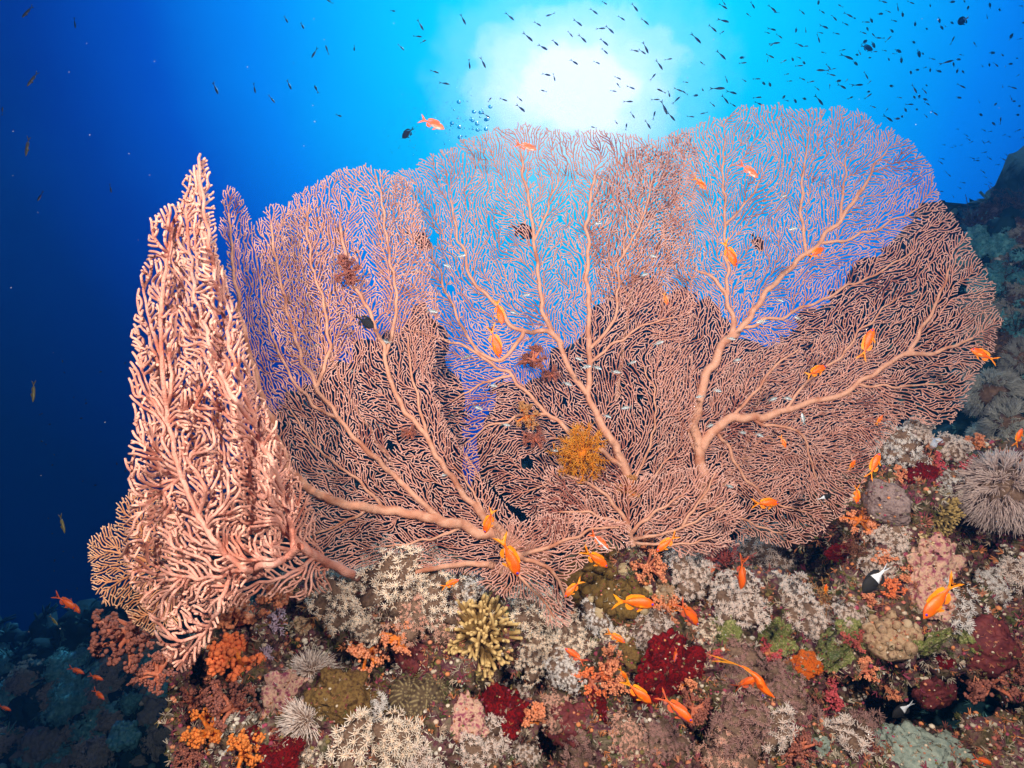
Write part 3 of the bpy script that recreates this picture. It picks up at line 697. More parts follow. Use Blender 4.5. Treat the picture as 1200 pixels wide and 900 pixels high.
XB = mat('bushy_base', [s2l((104, 80, 64)), s2l((140, 112, 92))], 12, bump=.3)  # dark base paints in the shade of the gaps between polyps
def tuft(name, base, tip, **k): return mat(name, [s2l(base), s2l(tuple(min(255, int(v*1.12)) for v in base))], 6, bump=0, attr=True, attr_tip=s2l(tip), **k)
M = dict(
  blush=tuft('blush_polyps', (150, 124, 116), (222, 198, 188)),
  cream=tuft('cream_polyps', (222, 186, 156), (255, 244, 226)), grey=tuft('grey_polyps', (196, 166, 150), (248, 234, 222)), white=tuft('white_polyps', (204, 188, 180), (250, 246, 240)),
  pinkb=tuft('pink_polyps', (196, 132, 112), (244, 200, 176)), mauve=tuft('mauve_polyps', (130, 92, 84), (194, 152, 142)), tan=tuft('tan_polyps', (150, 98, 56), (218, 164, 108)),
  ochre=tuft('ochre_polyps', (200, 112, 20), (232, 164, 58)), brown=tuft('brown_tufts', (100, 60, 44), (168, 112, 86)), dark=tuft('silhouette_tufts', (60, 50, 46), (112, 100, 92)), slate=tuft('slate_polyps', (120, 124, 118), (196, 196, 186)),  # dark: unlit silhouette tone of the far bushes, put into the colour
  orange=tuft('orange_lobes', (224, 104, 44), (244, 150, 104)), orange2=tuft('deep_orange_lobes', (206, 98, 24), (240, 160, 84)), peach=tuft('peach_lobes', (214, 122, 76), (242, 176, 138)), rosy=tuft('rosy_lobes', (168, 74, 66), (214, 118, 104)),
  rose=tuft('rose_lobes', (172, 60, 66), (220, 106, 108)), dusk=tuft('dusky_lobes', (122, 70, 60), (178, 112, 92)), lilac=tuft('lilac_branches', (150, 116, 134), (220, 200, 216)),
  mustard=tuft('mustard_fingers', (116, 84, 40), (226, 192, 128)), olive=tuft('olive_fingers', (74, 60, 36), (186, 156, 96)), bone=tuft('bone_fingers', (176, 140, 92), (228, 204, 156)),
  cstem=mat('soft_stem_orange', [s2l((236, 120, 16)), s2l((226, 140, 70))], 8, bump=.2), pstem=mat('soft_stem_pink', [s2l((190, 100, 70)), s2l((206, 130, 100))], 8, bump=.2), wstem=mat('soft_stem_pale', [s2l((196, 176, 160)), s2l((220, 204, 190))], 8, bump=.2),
  knob=mat('olive_knobs', [s2l((84, 62, 26)), s2l((128, 100, 52)), s2l((106, 80, 38))], 7, bump=.5, bscale=60, attr=True, attr_tip=s2l((200, 176, 136))),
  cknob=mat('cream_knobs', [s2l((150, 118, 88)), s2l((198, 166, 130)), s2l((176, 138, 110))], 7, bump=.5, bscale=60, attr=True, attr_tip=s2l((206, 180, 146))),
  red=mat('red_sponge', [s2l((96, 2, 8)), s2l((150, 6, 12)), s2l((74, 2, 8)), s2l((128, 4, 10))], 6, rough=.7, bump=.8, bscale=30), osp=mat('orange_sponge', [s2l((214, 84, 10)), s2l((236, 116, 24)), s2l((150, 60, 20))], 9, bump=.8, bscale=14),
  plum=mat('plum_sponge', [s2l((96, 40, 44)), s2l((128, 58, 54))], 4, rough=.6, bump=.3), lime=mat('lime_crust', [s2l((84, 76, 44)), s2l((150, 158, 80)), s2l((88, 94, 48)), s2l((190, 188, 124)), s2l((110, 84, 60))], 8, bump=.6, bscale=30),
  pink=mat('pink_crust', [s2l((150, 70, 92)), s2l((206, 150, 138)), s2l((222, 184, 152)), s2l((166, 84, 100))], 4, bump=.5, bscale=30), lav=mat('lavender_plate', [s2l((128, 106, 102)), s2l((158, 136, 130)), s2l((112, 92, 92))], 5, rough=.7, bump=.25, vor=9),
  rib=mat('ribbed_coral', [s2l((66, 50, 36)), s2l((96, 78, 56)), s2l((58, 44, 34))], 4, bump=.3, bscale=30, attr=True, attr_tip=s2l((168, 150, 106))), white2=mat('white_sea_squirt', [s2l((196, 206, 226)), s2l((230, 236, 244))], 10, rough=.5, bump=.3),
  brown2=mat('brown_cushion', [s2l((92, 64, 36)), s2l((138, 108, 58)), s2l((108, 78, 44))], 7, bump=.6, bscale=40), sand=mat('pale_sand', [s2l((130, 144, 132)), s2l((166, 176, 160))], 9, bump=.5, bscale=50), teal=mat('teal_mound', [s2l((70, 150, 165)), s2l((130, 200, 205))], 5, bump=.6, bscale=20))  # teal: tint of the deep water painted into the mounds
for m_ in M.values(): m_.use_fake_user = False
PROTO = {}
def proto(kind, mats):
    """meshes of a coral kind in given materials -> list of (part name, mesh); first is the body"""
    key = (kind,)+tuple(mats)
    if key in PROTO: return PROTO[key]
    k, sd = kind.split('/'); sd = int(sd); mm = [M[x] for x in mats]
    if k == 'bushy': a, b = bushy(sd); r = [('base', a.mesh('base', XB if mats[0] not in ('teal', 'slate') else mm[0])), ('polyps', b.mesh('polyps', mm[0]))]
    elif k == 'coarse': a, b = bushy(sd, 150, 9, .22, .019); r = [('base', a.mesh('base', XB)), ('polyps', b.mesh('polyps', mm[0]))]
    elif k == 'pompom': a, b = pompom(sd); r = [('base', a.mesh('base', XB)), ('tentacles', b.mesh('tentacles', mm[0]))]
    elif k == 'shag': a, b = pompom(sd, 4600, .30, .0085, 190); r = [('base', a.mesh('base', XB)), ('tentacles', b.mesh('tentacles', mm[0]))]
    elif k == 'broc': a, b = broccoli(sd); r = [('stem', a.mesh('stem', mm[1])), ('lobes', b.mesh('lobes', mm[0]))]
    elif k == 'fine': a, b = broccoli(sd, 12, 9, .048, 1.0, .8); r = [('stem', a.mesh('stem', mm[1])), ('lobes', b.mesh('lobes', mm[0]))]
    elif k == 'finger': a, b = fingers(sd); r = [('base', a.mesh('base', M['brown2'])), ('branches', b.mesh('branches', mm[0]))]
    elif k == 'stub': a, b = fingers(sd, 34, .075, .8, .8, .7); r = [('base', a.mesh('base', mm[0])), ('branches', b.mesh('branches', mm[0]))]
    elif k == 'knob': r = [('body', knobby(sd).mesh('body', mm[0]))]
    elif k == 'lump': r = [('body', lumpy(sd).mesh('body', mm[0]))]
    elif k == 'crust': r = [('body', lumpy(sd, .5, 1.9, (1, .85, .28)).mesh('body', mm[0]))]
    elif k == 'slab': r = [('body', lumpy(sd, .25, 1.2, (1, .9, .55)).mesh('body', mm[0]))]
    elif k == 'rib': r = [('body', ribbed(sd, ((0, -.1, .1, .62), (-.1, .5, .1, .5), (.15, -.62, .05, .5), (.45, .2, 0, .5))).mesh('body', mm[0]))]
    elif k == 'feather': r = [('body', feather(sd).mesh('body', mm[0]))]
    elif k == 'star': r = [('body', star(sd).mesh('body', mm[0]))]
    elif k == 'lace': r = [('body', lattice(sd).mesh('body', mm[0]))]
    elif k == 'squirt':
        b = MB(); rg = np.random.default_rng(sd)
        for i in range(4): blob(b, ICO2, (rg.uniform(-.6, .6), rg.uniform(-.4, .4), .2), rg.uniform(.35, .5), .15, 2, i)
        r = [('body', b.mesh('body', mm[0]))]
    PROTO[key] = r; return r
def colony(name, kind, mats, px, py, size, label, cat, group=None, tilt=.5, squash=1.0, bv=None, sink=.12, spin=None, off=0):
    h = hit(px, py, bv); t = py
    while h is None and t < py+60: t += 4; h = hit(px, t, bv)      # just above the crest: settle on it
    if h is None: print('NO HIT', name, px, py); return
    p, n = h; n = (n*(1-tilt) + Vector((0, -.55, .85))*tilt).normalized()
    s_ = size*p.y/F; ms = proto(kind, mats)
    z = n.to_track_quat('Z', 'Y'); q = z.to_matrix().to_4x4() @ Matrix.Rotation(random.random()*6.28 if spin is None else spin, 4, 'Z')
    loc = p - n*s_*sink + Vector((0, -off, 0))
    mw = Matrix.Translation(loc) @ q @ Matrix.Diagonal((s_, s_, s_*squash, 1))
    if len(ms) == 1: o = link(name, ms[0][1]); o.matrix_world = mw
    else:
        o = bpy.data.objects.new(name, None); COL.objects.link(o); o.matrix_world = mw; o.empty_display_size = .1
        for nm, me in ms: link(nm, me, o)
    tag(o, label, cat, group); return o
# ------------------------------------------------------------------ the colonies, left to right
SC, HC = 'soft coral', 'hard coral'
DEC = []
C_ = [
 # name, kind, mats, px, py, half-size px, label, category
 ('tree_soft_coral', 'broc/1', ('orange', 'cstem'), 283, 778, 34, 'brightest orange lobed soft coral with thick stem, right of the folded fan tip', SC),
 ('tree_soft_coral', 'broc/2', ('peach', 'cstem'), 285, 724, 28, 'orange pink lobed soft coral just right of the lower folded fan', SC),
 ('tree_soft_coral', 'broc/3', ('peach', 'pstem'), 322, 703, 20, 'flat peach soft coral under the lower edge of the left fan', SC),
 ('tree_soft_coral', 'fine/3', ('peach', 'pstem'), 240, 795, 22, 'small orange tuft between the folded fan tip and the bright lobed coral', SC),
 ('tree_soft_coral', 'fine/1', ('dusk', 'pstem'), 272, 830, 34, 'brownish pink soft coral below the brightest orange lobed coral', SC),
 ('tree_soft_coral', 'fine/2', ('orange2', 'cstem'), 246, 858, 34, 'glowing orange soft coral at the bottom left end of the reef', SC),
 ('tree_soft_coral', 'fine/3', ('orange2', 'cstem'), 284, 884, 32, 'orange soft coral at the bottom edge beside the long red sponge', SC),
 ('tree_soft_coral', 'fine/2', ('dusk', 'pstem'), 225, 822, 22, 'dim brown soft coral on the dark left flank of the reef', SC),
 ('tree_soft_coral', 'fine/1', ('dusk', 'pstem'), 228, 888, 24, 'dim brown soft coral at the very bottom left corner of the reef', SC),
 ('tree_soft_coral', 'fine/2', ('dusk', 'pstem'), 216, 770, 20, 'dim pinkish tuft behind the very tip of the folded fan', SC),
 ('sponge', 'crust/1', ('red',), 304, 862, 22, 'upper end of the deep red sponge at the lower left', 'sponge'),
 ('sponge', 'crust/2', ('red',), 328, 884, 24, 'deep red sponge at the bottom edge, lower left', 'sponge'),
 ('lace_coral', 'lace/1', ('lilac',), 326, 728, 28, 'small lilac white lacy branching coral at the upper left of the reef', HC),
 ('lace_coral', 'lace/2', ('lilac',), 312, 765, 20, 'grey white lacy coral crumb beside the bright orange lobed coral', HC),
 ('knobbly_coral', 'knob/1', ('cknob',), 352, 735, 15, 'little cream coral knob beside the lilac lacy coral', HC),
 ('feather_soft_coral', 'feather/1', ('tan',), 378, 715, 42, 'tall tan feathery bush in front of the left fan base', SC),
 ('bushy_soft_coral', 'bushy/1', ('cream',), 408, 704, 40, 'cream bushy soft coral on the left shoulder of the reef crest', SC),
 ('bushy_soft_coral', 'bushy/2', ('cream',), 455, 676, 48, 'large cream bushy soft coral topping the crest at left', SC),
 ('bushy_soft_coral', 'bushy/3', ('cream',), 500, 700, 42, 'cream bushy soft coral below the big cream crest coral', SC),
 ('bushy_soft_coral', 'bushy/1', ('white',), 512, 668, 22, 'pale whitish soft coral beside the stem at the crest', SC),
 ('bushy_soft_coral', 'bushy/2', ('pinkb',), 478, 722, 30, 'pinkish bushy soft coral above the plum coloured ledge', SC),
 ('bushy_soft_coral', 'bushy/3', ('pinkb',), 520, 722, 24, 'pinkish bushy coral left of the mustard finger coral', SC),
 ('bushy_soft_coral', 'bushy/1', ('cream',), 432, 730, 24, 'cream soft coral tuft beside the bluish white sea squirts', SC),
 ('sea_squirt', 'squirt/1', ('white2',), 400, 733, 14, 'cluster of bluish white sea squirts left of the pink crust', 'sea squirt'),
 ('coralline_crust', 'crust/3', ('pink',), 436, 712, 20, 'pink and red crust patch among the cream corals at left', 'algae'),
 ('tree_soft_coral', 'fine/3', ('peach', 'cstem'), 430, 764, 30, 'peach tree coral hanging over the dark gap at left', SC),
 ('tree_soft_coral', 'fine/2', ('peach', 'cstem'), 470, 748, 24, 'small peach tree coral on the left side of the plum ledge', SC),
 ('sponge', 'slab/1', ('plum',), 486, 764, 30, 'plum coloured smooth ledge sponge over the ribbed coral', 'sponge'),
 ('pompom_soft_coral', 'pompom/1', ('grey',), 366, 792, 32, 'upper of the two shaggy grey pompom corals at lower left', SC),
 ('pompom_soft_coral', 'pompom/2', ('grey',), 356, 848, 33, 'lower of the two shaggy grey pompom corals at lower left', SC),
 ('coralline_crust', 'crust/4', ('pink',), 330, 815, 26, 'pale pink crusty lump left of the two pompom corals', 'algae'),
 ('coral_cushion', 'lump/1', ('brown2',), 402, 812, 34, 'mossy olive brown rock cushion right of the pompom corals', HC),
 ('coral_cushion', 'lump/2', ('brown2',), 446, 830, 28, 'brown cushion just left of the ribbed coral', HC),
 ('bushy_soft_coral', 'coarse/1', ('white',), 432, 838, 26, 'spiky pale soft coral left of the ribbed brown coral', SC),
 ('bushy_soft_coral', 'coarse/2', ('cream',), 410, 876, 38, 'spiky cream soft coral at the bottom below the lower pompom', SC),
 ('bushy_soft_coral', 'coarse/3', ('cream',), 362, 884, 20, 'small spiky cream tuft at the bottom left of its larger neighbour', SC),
 ('bushy_soft_coral', 'coarse/1', ('cream',), 462, 868, 34, 'spiky cream soft coral at the bottom, below the ribbed coral', SC),
 ('bushy_soft_coral', 'coarse/3', ('grey',), 500, 892, 30, 'greyish spiky soft coral at the bottom edge left of middle', SC),
 ('ribbed_coral', 'rib/1', ('rib',), 494, 826, 40, 'dark brown ribbed fleshy coral with pale streaks', HC),
 ('finger_coral', 'finger/1', ('mustard',), 566, 744, 60, 'large mustard finger coral with pale tips in the lower middle', HC),
 ('sponge', 'crust/5', ('red',), 575, 838, 40, 'wide deep red sponge in the shade under the mustard finger coral', 'sponge'),
 ('coralline_crust', 'crust/6', ('pink',), 548, 846, 24, 'pink orange crust left of the shaded red sponge', 'algae'),
 ('bushy_soft_coral', 'bushy/1', ('white',), 545, 690, 20, 'small white bushy coral peeking above the mustard finger coral', SC),
 ('bushy_soft_coral', 'bushy/2', ('cream',), 622, 716, 40, 'cream bushy coral right of the mustard finger coral top', SC),
 ('bushy_soft_coral', 'bushy/3', ('cream',), 626, 764, 28, 'cream bushy coral at the right flank of the mustard finger coral', SC),
 ('bushy_soft_coral', 'bushy/1', ('white',), 664, 785, 24, 'whitish bushy coral left of the pair of peach tree corals', SC),
 ('bushy_soft_coral', 'bushy/2', ('grey',), 612, 810, 28, 'greyish bushy coral below right of the mustard finger coral', SC),
 ('bushy_soft_coral', 'bushy/3', ('cream',), 676, 750, 34, 'cream bushy coral left of the purple and orange fish', SC),
 ('bushy_soft_coral', 'bushy/1', ('grey',), 565, 878, 36, 'grey bushy coral along the bottom edge below the red sponge', SC),
 ('bushy_soft_coral', 'bushy/2', ('grey',), 612, 880, 20, 'small grey bushy coral at the bottom edge near the dark hole', SC),
 ('bushy_soft_coral', 'bushy/3', ('mauve',), 690, 868, 34, 'mauve bushy coral at the bottom edge in the middle', SC),
 ('bushy_soft_coral', 'bushy/1', ('pinkb',), 652, 838, 24, 'pinkish bushy coral between the two red sponges', SC),
 ('sponge', 'lump/3', ('plum',), 672, 850, 26, 'dark plum round sponge rimmed with orange specks', 'sponge'),
 ('tree_soft_coral', 'broc/2', ('peach', 'cstem'), 630, 845, 18, 'small orange lobed coral at the right end of the shaded red sponge', SC),
 ('knobbly_coral', 'knob/2', ('knob',), 700, 672, 52, 'big olive brown knobbly coral with cream knobs', HC),
 ('knobbly_coral', 'knob/3', ('knob',), 726, 700, 40, 'lower lobe of olive knobbly coral left of the peach frilly corals', HC),
 ('tree_soft_coral', 'fine/1', ('peach', 'pstem'), 757, 664, 24, 'peach frilly coral touching the right of the olive knobbly coral', SC),
 ('tree_soft_coral', 'fine/2', ('peach', 'pstem'), 786, 628, 22, 'peach frilly coral on the crest against the fan', SC),
 ('tree_soft_coral', 'fine/3', ('peach', 'pstem'), 752, 632, 16, 'small peach frilly coral on the crest above the knobbly coral', SC),
 ('tree_soft_coral', 'fine/1', ('peach', 'cstem'), 782, 714, 22, 'peach frilly coral below the cream knob cluster in the middle', SC),
 ('tree_soft_coral', 'fine/2', ('orange', 'pstem'), 692, 798, 26, 'orange pink tree coral left of the big red sponge', SC),
 ('tree_soft_coral', 'fine/3', ('peach', 'pstem'), 712, 776, 22, 'peach tree coral above its darker orange neighbour', SC),
 ('tree_soft_coral', 'fine/1', ('peach', 'pstem'), 724, 806, 20, 'peach tree coral touching the left rim of the big red sponge', SC),
 ('knobbly_coral', 'knob/1', ('cknob',), 775, 692, 18, 'cream knob cluster right of the olive knobbly coral', HC),
 ('bushy_soft_coral', 'bushy/2', ('white',), 702, 722, 24, 'white bushy coral under the olive knobbly coral', SC),
 ('bushy_soft_coral', 'bushy/3', ('grey',), 760, 740, 28, 'greyish bushy coral above the big red sponge', SC),
 ('bushy_soft_coral', 'bushy/1', ('cream',), 722, 744, 20, 'cream bushy coral above the small orange fish', SC),
 ('bushy_soft_coral', 'bushy/2', ('cream',), 822, 742, 22, 'cream bushy coral below the big grey coral domes', SC),
 ('sponge', 'crust/7', ('red',), 784, 792, 46, 'largest deep red sponge, right of the lower middle', 'sponge'),
 ('sponge', 'crust/8', ('red',), 706, 828, 16, 'small dark red sponge left of the largest red sponge', 'sponge'),
 ('coral_cushion', 'lump/3', ('brown2',), 742, 764, 24, 'mossy brown cushion above the largest red sponge', HC),
 ('coral_cushion', 'lump/4', ('brown2',), 770, 758, 18, 'dark mossy cushion between brown cushion and green crust', HC),
 ('tree_soft_coral', 'fine/3', ('peach', 'cstem'), 806, 800, 16, 'orange pink coral tuft on the right rim of the largest red sponge', SC),
 ('bushy_soft_coral', 'bushy/3', ('grey',), 806, 668, 32, 'grey bushy coral patch left of the two stacked grey domes', SC),
 ('bushy_soft_coral', 'bushy/1', ('grey',), 842, 690, 24, 'small grey bushy coral between the patch and the domes', SC),
 ('sponge', 'crust/9', ('orange',), 824, 668, 13, 'salmon flat sponge lying on the grey bushy patch', 'sponge'),
 ('bushy_soft_coral', 'bushy/2', ('grey',), 900, 646, 40, 'upper grey bushy coral dome at the crest, right of middle', SC),
 ('finger_coral', 'stub/1', ('bone',), 892, 662, 25, 'bone coloured stubby coral growing inside the upper grey dome', HC),
 ('bushy_soft_coral', 'bushy/3', ('grey',), 918, 700, 36, 'lower right grey bushy coral dome under the bone coloured coral', SC),
 ('bushy_soft_coral', 'bushy/1', ('grey',), 868, 706, 36, 'lower left grey bushy coral dome under the bone coloured coral', SC),
 ('feather_soft_coral', 'feather/2', ('rosy',), 850, 648, 34, 'rosy feathery bush against the right fan base', SC),
 ('feather_soft_coral', 'feather/3', ('rosy',), 826, 660, 26, 'rosy feathery tuft left of the rosy bush', SC),
 ('feather_soft_coral', 'feather/1', ('tan',), 834, 706, 22, 'tan feathery tuft below the grey bushy patch', SC),
 ('coralline_crust', 'crust/1', ('lime',), 850, 745, 22, 'lime green crust under the lower left grey dome', 'algae'),
 ('coralline_crust', 'crust/2', ('lime',), 904, 752, 24, 'lime green crust under the lower right grey dome', 'algae'),
 ('coralline_crust', 'crust/3', ('lime',), 978, 762, 26, 'lime green crust above the rose coloured soft coral', 'algae'),
 ('coralline_crust', 'crust/4', ('lime',), 1000, 738, 18, 'lime green crust left of the cream knobbly coral', 'algae'),
 ('coralline_crust', 'crust/5', ('lime',), 1088, 758, 30, 'lime green crust lump right of the cream knobbly coral', 'algae'),
 ('coralline_crust', 'crust/6', ('lime',), 1138, 738, 24, 'lime green crust strip under the pale pompom at right', 'algae'),
 ('tree_soft_coral', 'fine/2', ('rose', 'pstem'), 902, 768, 18, 'small rose pink tuft between two lime crusts', SC),
 ('tree_soft_coral', 'fine/3', ('rose', 'pstem'), 972, 812, 28, 'rose pink soft coral hanging at the left edge of the dark cave', SC),
 ('tree_soft_coral', 'fine/1', ('rose', 'pstem'), 968, 786, 22, 'upper rose pink tuft above the coral at the cave edge', SC),
 ('tree_soft_coral', 'fine/3', ('rose', 'pstem'), 838, 770, 12, 'tiny rose pink tuft right of the largest red sponge', SC),
 ('sponge', 'lump/5', ('osp',), 944, 778, 15, 'blocky orange sponge above the dark cave', 'sponge'),
 ('bushy_soft_coral', 'bushy/2', ('mauve',), 862, 778, 30, 'mauve bushy coral behind the curved orange fish', SC),
 ('bushy_soft_coral', 'bushy/3', ('mauve',), 914, 800, 30, 'mauve bushy coral right of the curved orange fish', SC),
 ('bushy_soft_coral', 'bushy/1', ('mauve',), 870, 850, 38, 'mauve bushy coral at the bottom, below the curved orange fish', SC),
 ('bushy_soft_coral', 'bushy/3', ('mauve',), 926, 832, 30, 'mauve bushy coral below the orange sponge', SC),
 ('bushy_soft_coral', 'coarse/2', ('grey',), 904, 852, 28, 'shaggy grey tuft at the lower right of middle', SC),
 ('bushy_soft_coral', 'bushy/2', ('pinkb',), 855, 884, 34, 'pinkish mound at the bottom edge, right of middle', SC),
 ('bushy_soft_coral', 'bushy/1', ('mauve',), 780, 868, 30, 'mauve bushy coral at the bottom under the lowest orange fish', SC),
 ('bushy_soft_coral', 'bushy/3', ('pinkb',), 735, 866, 24, 'pinkish tuft at the bottom left of the lowest orange fish', SC),
 ('tree_soft_coral', 'fine/1', ('dusk', 'pstem'), 935, 882, 26, 'dusky tree coral at the bottom edge left of the cave floor', SC),
 ('tree_soft_coral', 'fine/2', ('dusk', 'pstem'), 812, 832, 24, 'dusky tree coral right of the lowest orange fish', SC),
 ('sponge', 'crust/4', ('red',), 884, 842, 13, 'scarlet sponge fleck in the lower right of middle', 'sponge'),
 ('bushy_soft_coral', 'coarse/1', ('grey',), 986, 870, 32, 'shaggy grey coral below the dark cave, left part', SC),
 ('bushy_soft_coral', 'coarse/3', ('mauve',), 1022, 862, 28, 'shaggy brownish coral below the dark cave, right part', SC),
 ('sand_patch', 'crust/8', ('sand',), 1062, 886, 42, 'pale greenish sand patch on the cave floor', 'sand'),
 ('sand_patch', 'crust/9', ('sand',), 1120, 886, 30, 'second pale sand patch right of the larger one on the cave floor', 'sand'),
 ('sand_patch', 'crust/7', ('sand',), 962, 880, 14, 'small pale rock crumb at the bottom edge beside the shaggy corals', 'rock'),
 ('sponge', 'slab/2', ('red',), 988, 650, 18, 'bright red sponge leaf left of the right hand slope', 'sponge'),
 ('tree_soft_coral', 'fine/2', ('peach', 'cstem'), 1008, 610, 24, 'orange peach tuft at the right fan lower edge', SC),
 ('feather_soft_coral', 'feather/2', ('brown',), 1006, 648, 28, 'brown fuzzy bush above the black and white fish', SC),
 ('feather_soft_coral', 'feather/3', ('tan',), 970, 704, 34, 'tan fuzzy bush left of the black and white fish', SC),
 ('bushy_soft_coral', 'bushy/1', ('grey',), 965, 728, 30, 'grey fuzzy coral above the lime crust at right', SC),
 ('bushy_soft_coral', 'bushy/2', ('grey',), 998, 720, 20, 'small grey fuzzy coral left of the cream knobbly coral', SC),
 ('plate_coral', 'slab/3', ('lav',), 1040, 590, 26, 'smooth lavender grey rounded plate coral', HC),
 ('bushy_soft_coral', 'bushy/3', ('grey',), 1042, 626, 26, 'grey fuzzy coral trailing below the lavender plate', SC),
 ('bushy_soft_coral', 'bushy/1', ('grey',), 1030, 660, 22, 'lower grey fuzzy coral trailing toward the black and white fish', SC),
 ('tree_soft_coral', 'fine/1', ('peach', 'pstem'), 1040, 656, 16, 'peach tuft above the tail of the black and white fish', SC),
 ('tree_soft_coral', 'fine/3', ('orange', 'pstem'), 1046, 694, 18, 'orange lobed coral under the black and white fish', SC),
 ('tree_soft_coral', 'fine/2', ('peach', 'pstem'), 1062, 672, 15, 'peach tuft between the orange lobes and the pink crust', SC),
 ('tree_soft_coral', 'fine/3', ('peach', 'pstem'), 1016, 704, 12, 'tiny peach tuft left of the cream knobbly coral', SC),
 ('tree_soft_coral', 'fine/1', ('rosy', 'pstem'), 1006, 754, 18, 'reddish tuft at the left of the cream knobbly coral base', SC),
 ('tree_soft_coral', 'fine/2', ('peach', 'pstem'), 1014, 786, 18, 'peach tuft hanging at the top of the dark cave', SC),
 ('tree_soft_coral', 'fine/3', ('peach', 'pstem'), 1046, 812, 11, 'smallest peach tuft hanging into the dark cave', SC),
 ('knobbly_coral', 'knob/2', ('cknob',), 1044, 744, 36, 'cream knobbly coral left of the lime lump', HC),
 ('coralline_crust', 'crust/7', ('pink',), 1096, 664, 34, 'pink crusted boulder holding two white sea squirts', 'algae'),
 ('coralline_crust', 'crust/8', ('pink',), 1084, 696, 26, 'cream pink crust below the pink boulder', 'algae'),
 ('sea_squirt', 'squirt/2', ('white2',), 1097, 660, 8, 'upper white sea squirt on the pink boulder', 'sea squirt'),
 ('sea_squirt', 'squirt/3', ('white2',), 1097, 678, 7, 'lower white sea squirt on the pink boulder', 'sea squirt'),
 ('bushy_soft_coral', 'coarse/2', ('white',), 1120, 710, 28, 'pale shaggy coral behind the large orange fish at right', SC),
 ('bushy_soft_coral', 'coarse/3', ('white',), 1164, 686, 18, 'small pale shaggy tuft right of the large orange fish tail', SC),
 ('bushy_soft_coral', 'coarse/1', ('grey',), 1200, 674, 26, 'grey shaggy coral cut by the right edge of the picture', SC),
 ('finger_coral', 'finger/2', ('olive',), 1094, 602, 36, 'dark olive finger coral with yellow tips on the right slope', HC),
 ('finger_coral', 'stub/2', ('bone',), 1086, 634, 16, 'little bone coloured coral under the dark olive finger coral', HC),
 ('shaggy_soft_coral', 'shag/1', ('blush',), 1172, 590, 68, 'largest shaggy pinkish grey soft coral at the right edge', SC),
 ('bushy_soft_coral', 'bushy/2', ('white',), 1050, 520, 26, 'whitish bushy coral on top of the right slope beside the fan', SC),
 ('bushy_soft_coral', 'bushy/3', ('white',), 1066, 540, 20, 'whitish bushy coral just below its larger neighbour on the right slope', SC),
 ('bushy_soft_coral', 'bushy/1', ('grey',), 1078, 500, 18, 'small greyish coral at the highest point of the right slope', SC),
 ('bushy_soft_coral', 'bushy/3', ('grey',), 1114, 516, 22, 'round grey coral right of the crest top', SC),
 ('bushy_soft_coral', 'bushy/2', ('white',), 1110, 564, 18, 'small whitish coral above the dark olive finger coral', SC),
 ('sponge', 'slab/4', ('red',), 1074, 556, 22, 'deep red sponge between the whitish corals on the right slope', 'sponge'),
 ('tree_soft_coral', 'fine/1', ('rose', 'pstem'), 1090, 545, 18, 'upright rose pink tuft right of the red sponge', SC),
 ('tree_soft_coral', 'fine/2', ('rose', 'pstem'), 1124, 544, 22, 'wide rose pink tuft above the largest shaggy coral', SC),
 ('tree_soft_coral', 'fine/3', ('peach', 'cstem'), 1146, 508, 18, 'tan orange tuft at the crest right end', SC),
 ('tree_soft_coral', 'fine/2', ('peach', 'pstem'), 1052, 558, 13, 'small orange tuft left of the red sponge on the right slope', SC),
 ('sea_squirt', 'squirt/1', ('white2',), 1096, 500, 12, 'white sea squirt cluster on the crest top', 'sea squirt'),
 ('tree_soft_coral', 'fine/3', ('dusk', 'pstem'), 1160, 800, 36, 'dusky pink tree coral hanging in shade at the lower right', SC),
 ('tree_soft_coral', 'fine/1', ('dusk', 'pstem'), 1192, 780, 30, 'dusky brown tree coral at the right edge of the picture', SC),
 ('sponge', 'slab/5', ('plum',), 1096, 808, 28, 'dark maroon sponge with a pale edge above the cave right side', 'sponge'),
 ('sponge', 'slab/1', ('plum',), 1150, 760, 36, 'dark maroon ridge below the lime strip', 'sponge'),
 ('sponge', 'crust/5', ('red',), 1108, 774, 9, 'tiny red sponge spot right of the lime lump', 'sponge'),
]
for c in C_:
    nm, kd_, ms, px, py, sz, lb, ct = c
    kw = {}
    if kd_.startswith(('crust', 'slab')): kw = dict(tilt=.05, sink=.05)
    if kd_.startswith('feather'): kw = dict(tilt=.8)
    if kd_.startswith('shag'): kw = dict(tilt=.6, sink=.0)
    o = colony(nm, kd_, ms, px, py, sz, lb, ct, **kw)
    if o is not None and o.type == 'MESH' and kd_.split('/')[0] in ('crust', 'slab', 'lump', 'knob'): DEC.append(o)

# growths on the sea fans themselves
def on_fan(name, kind, mats, px, py, size, Y, label, cat):
    p = P(px, py, Y-.02); s_ = size*p.y/F; ms = proto(kind, mats)
    o = bpy.data.objects.new(name, None) if len(ms) > 1 else bpy.data.objects.new(name, ms[0][1]); COL.objects.link(o)
    o.matrix_world = Matrix.Translation(p) @ Vector((0, -.8, .4)).to_track_quat('Z', 'Y').to_matrix().to_4x4() @ Matrix.Diagonal((s_, s_, s_, 1))
    if len(ms) > 1:
        for nm, me in ms: link(nm, me, o)
    tag(o, label, cat)
on_fan('tree_soft_coral', 'fine/1', ('dusk', 'pstem'), 158, 742, 46, 1.78, 'dull pink bushy soft coral hanging at the reef edge left of the folded fan tip', SC)
on_fan('tree_soft_coral', 'fine/2', ('dusk', 'pstem'), 188, 790, 30, 1.74, 'small dull pink soft coral tuft directly below the tip of the folded fan', SC)
on_fan('feather_star', 'star/1', ('ochre',), 682, 532, 40, Ycent(683, 531)-.07, 'yellow orange feathery ball clinging to the middle fan', 'feather star')
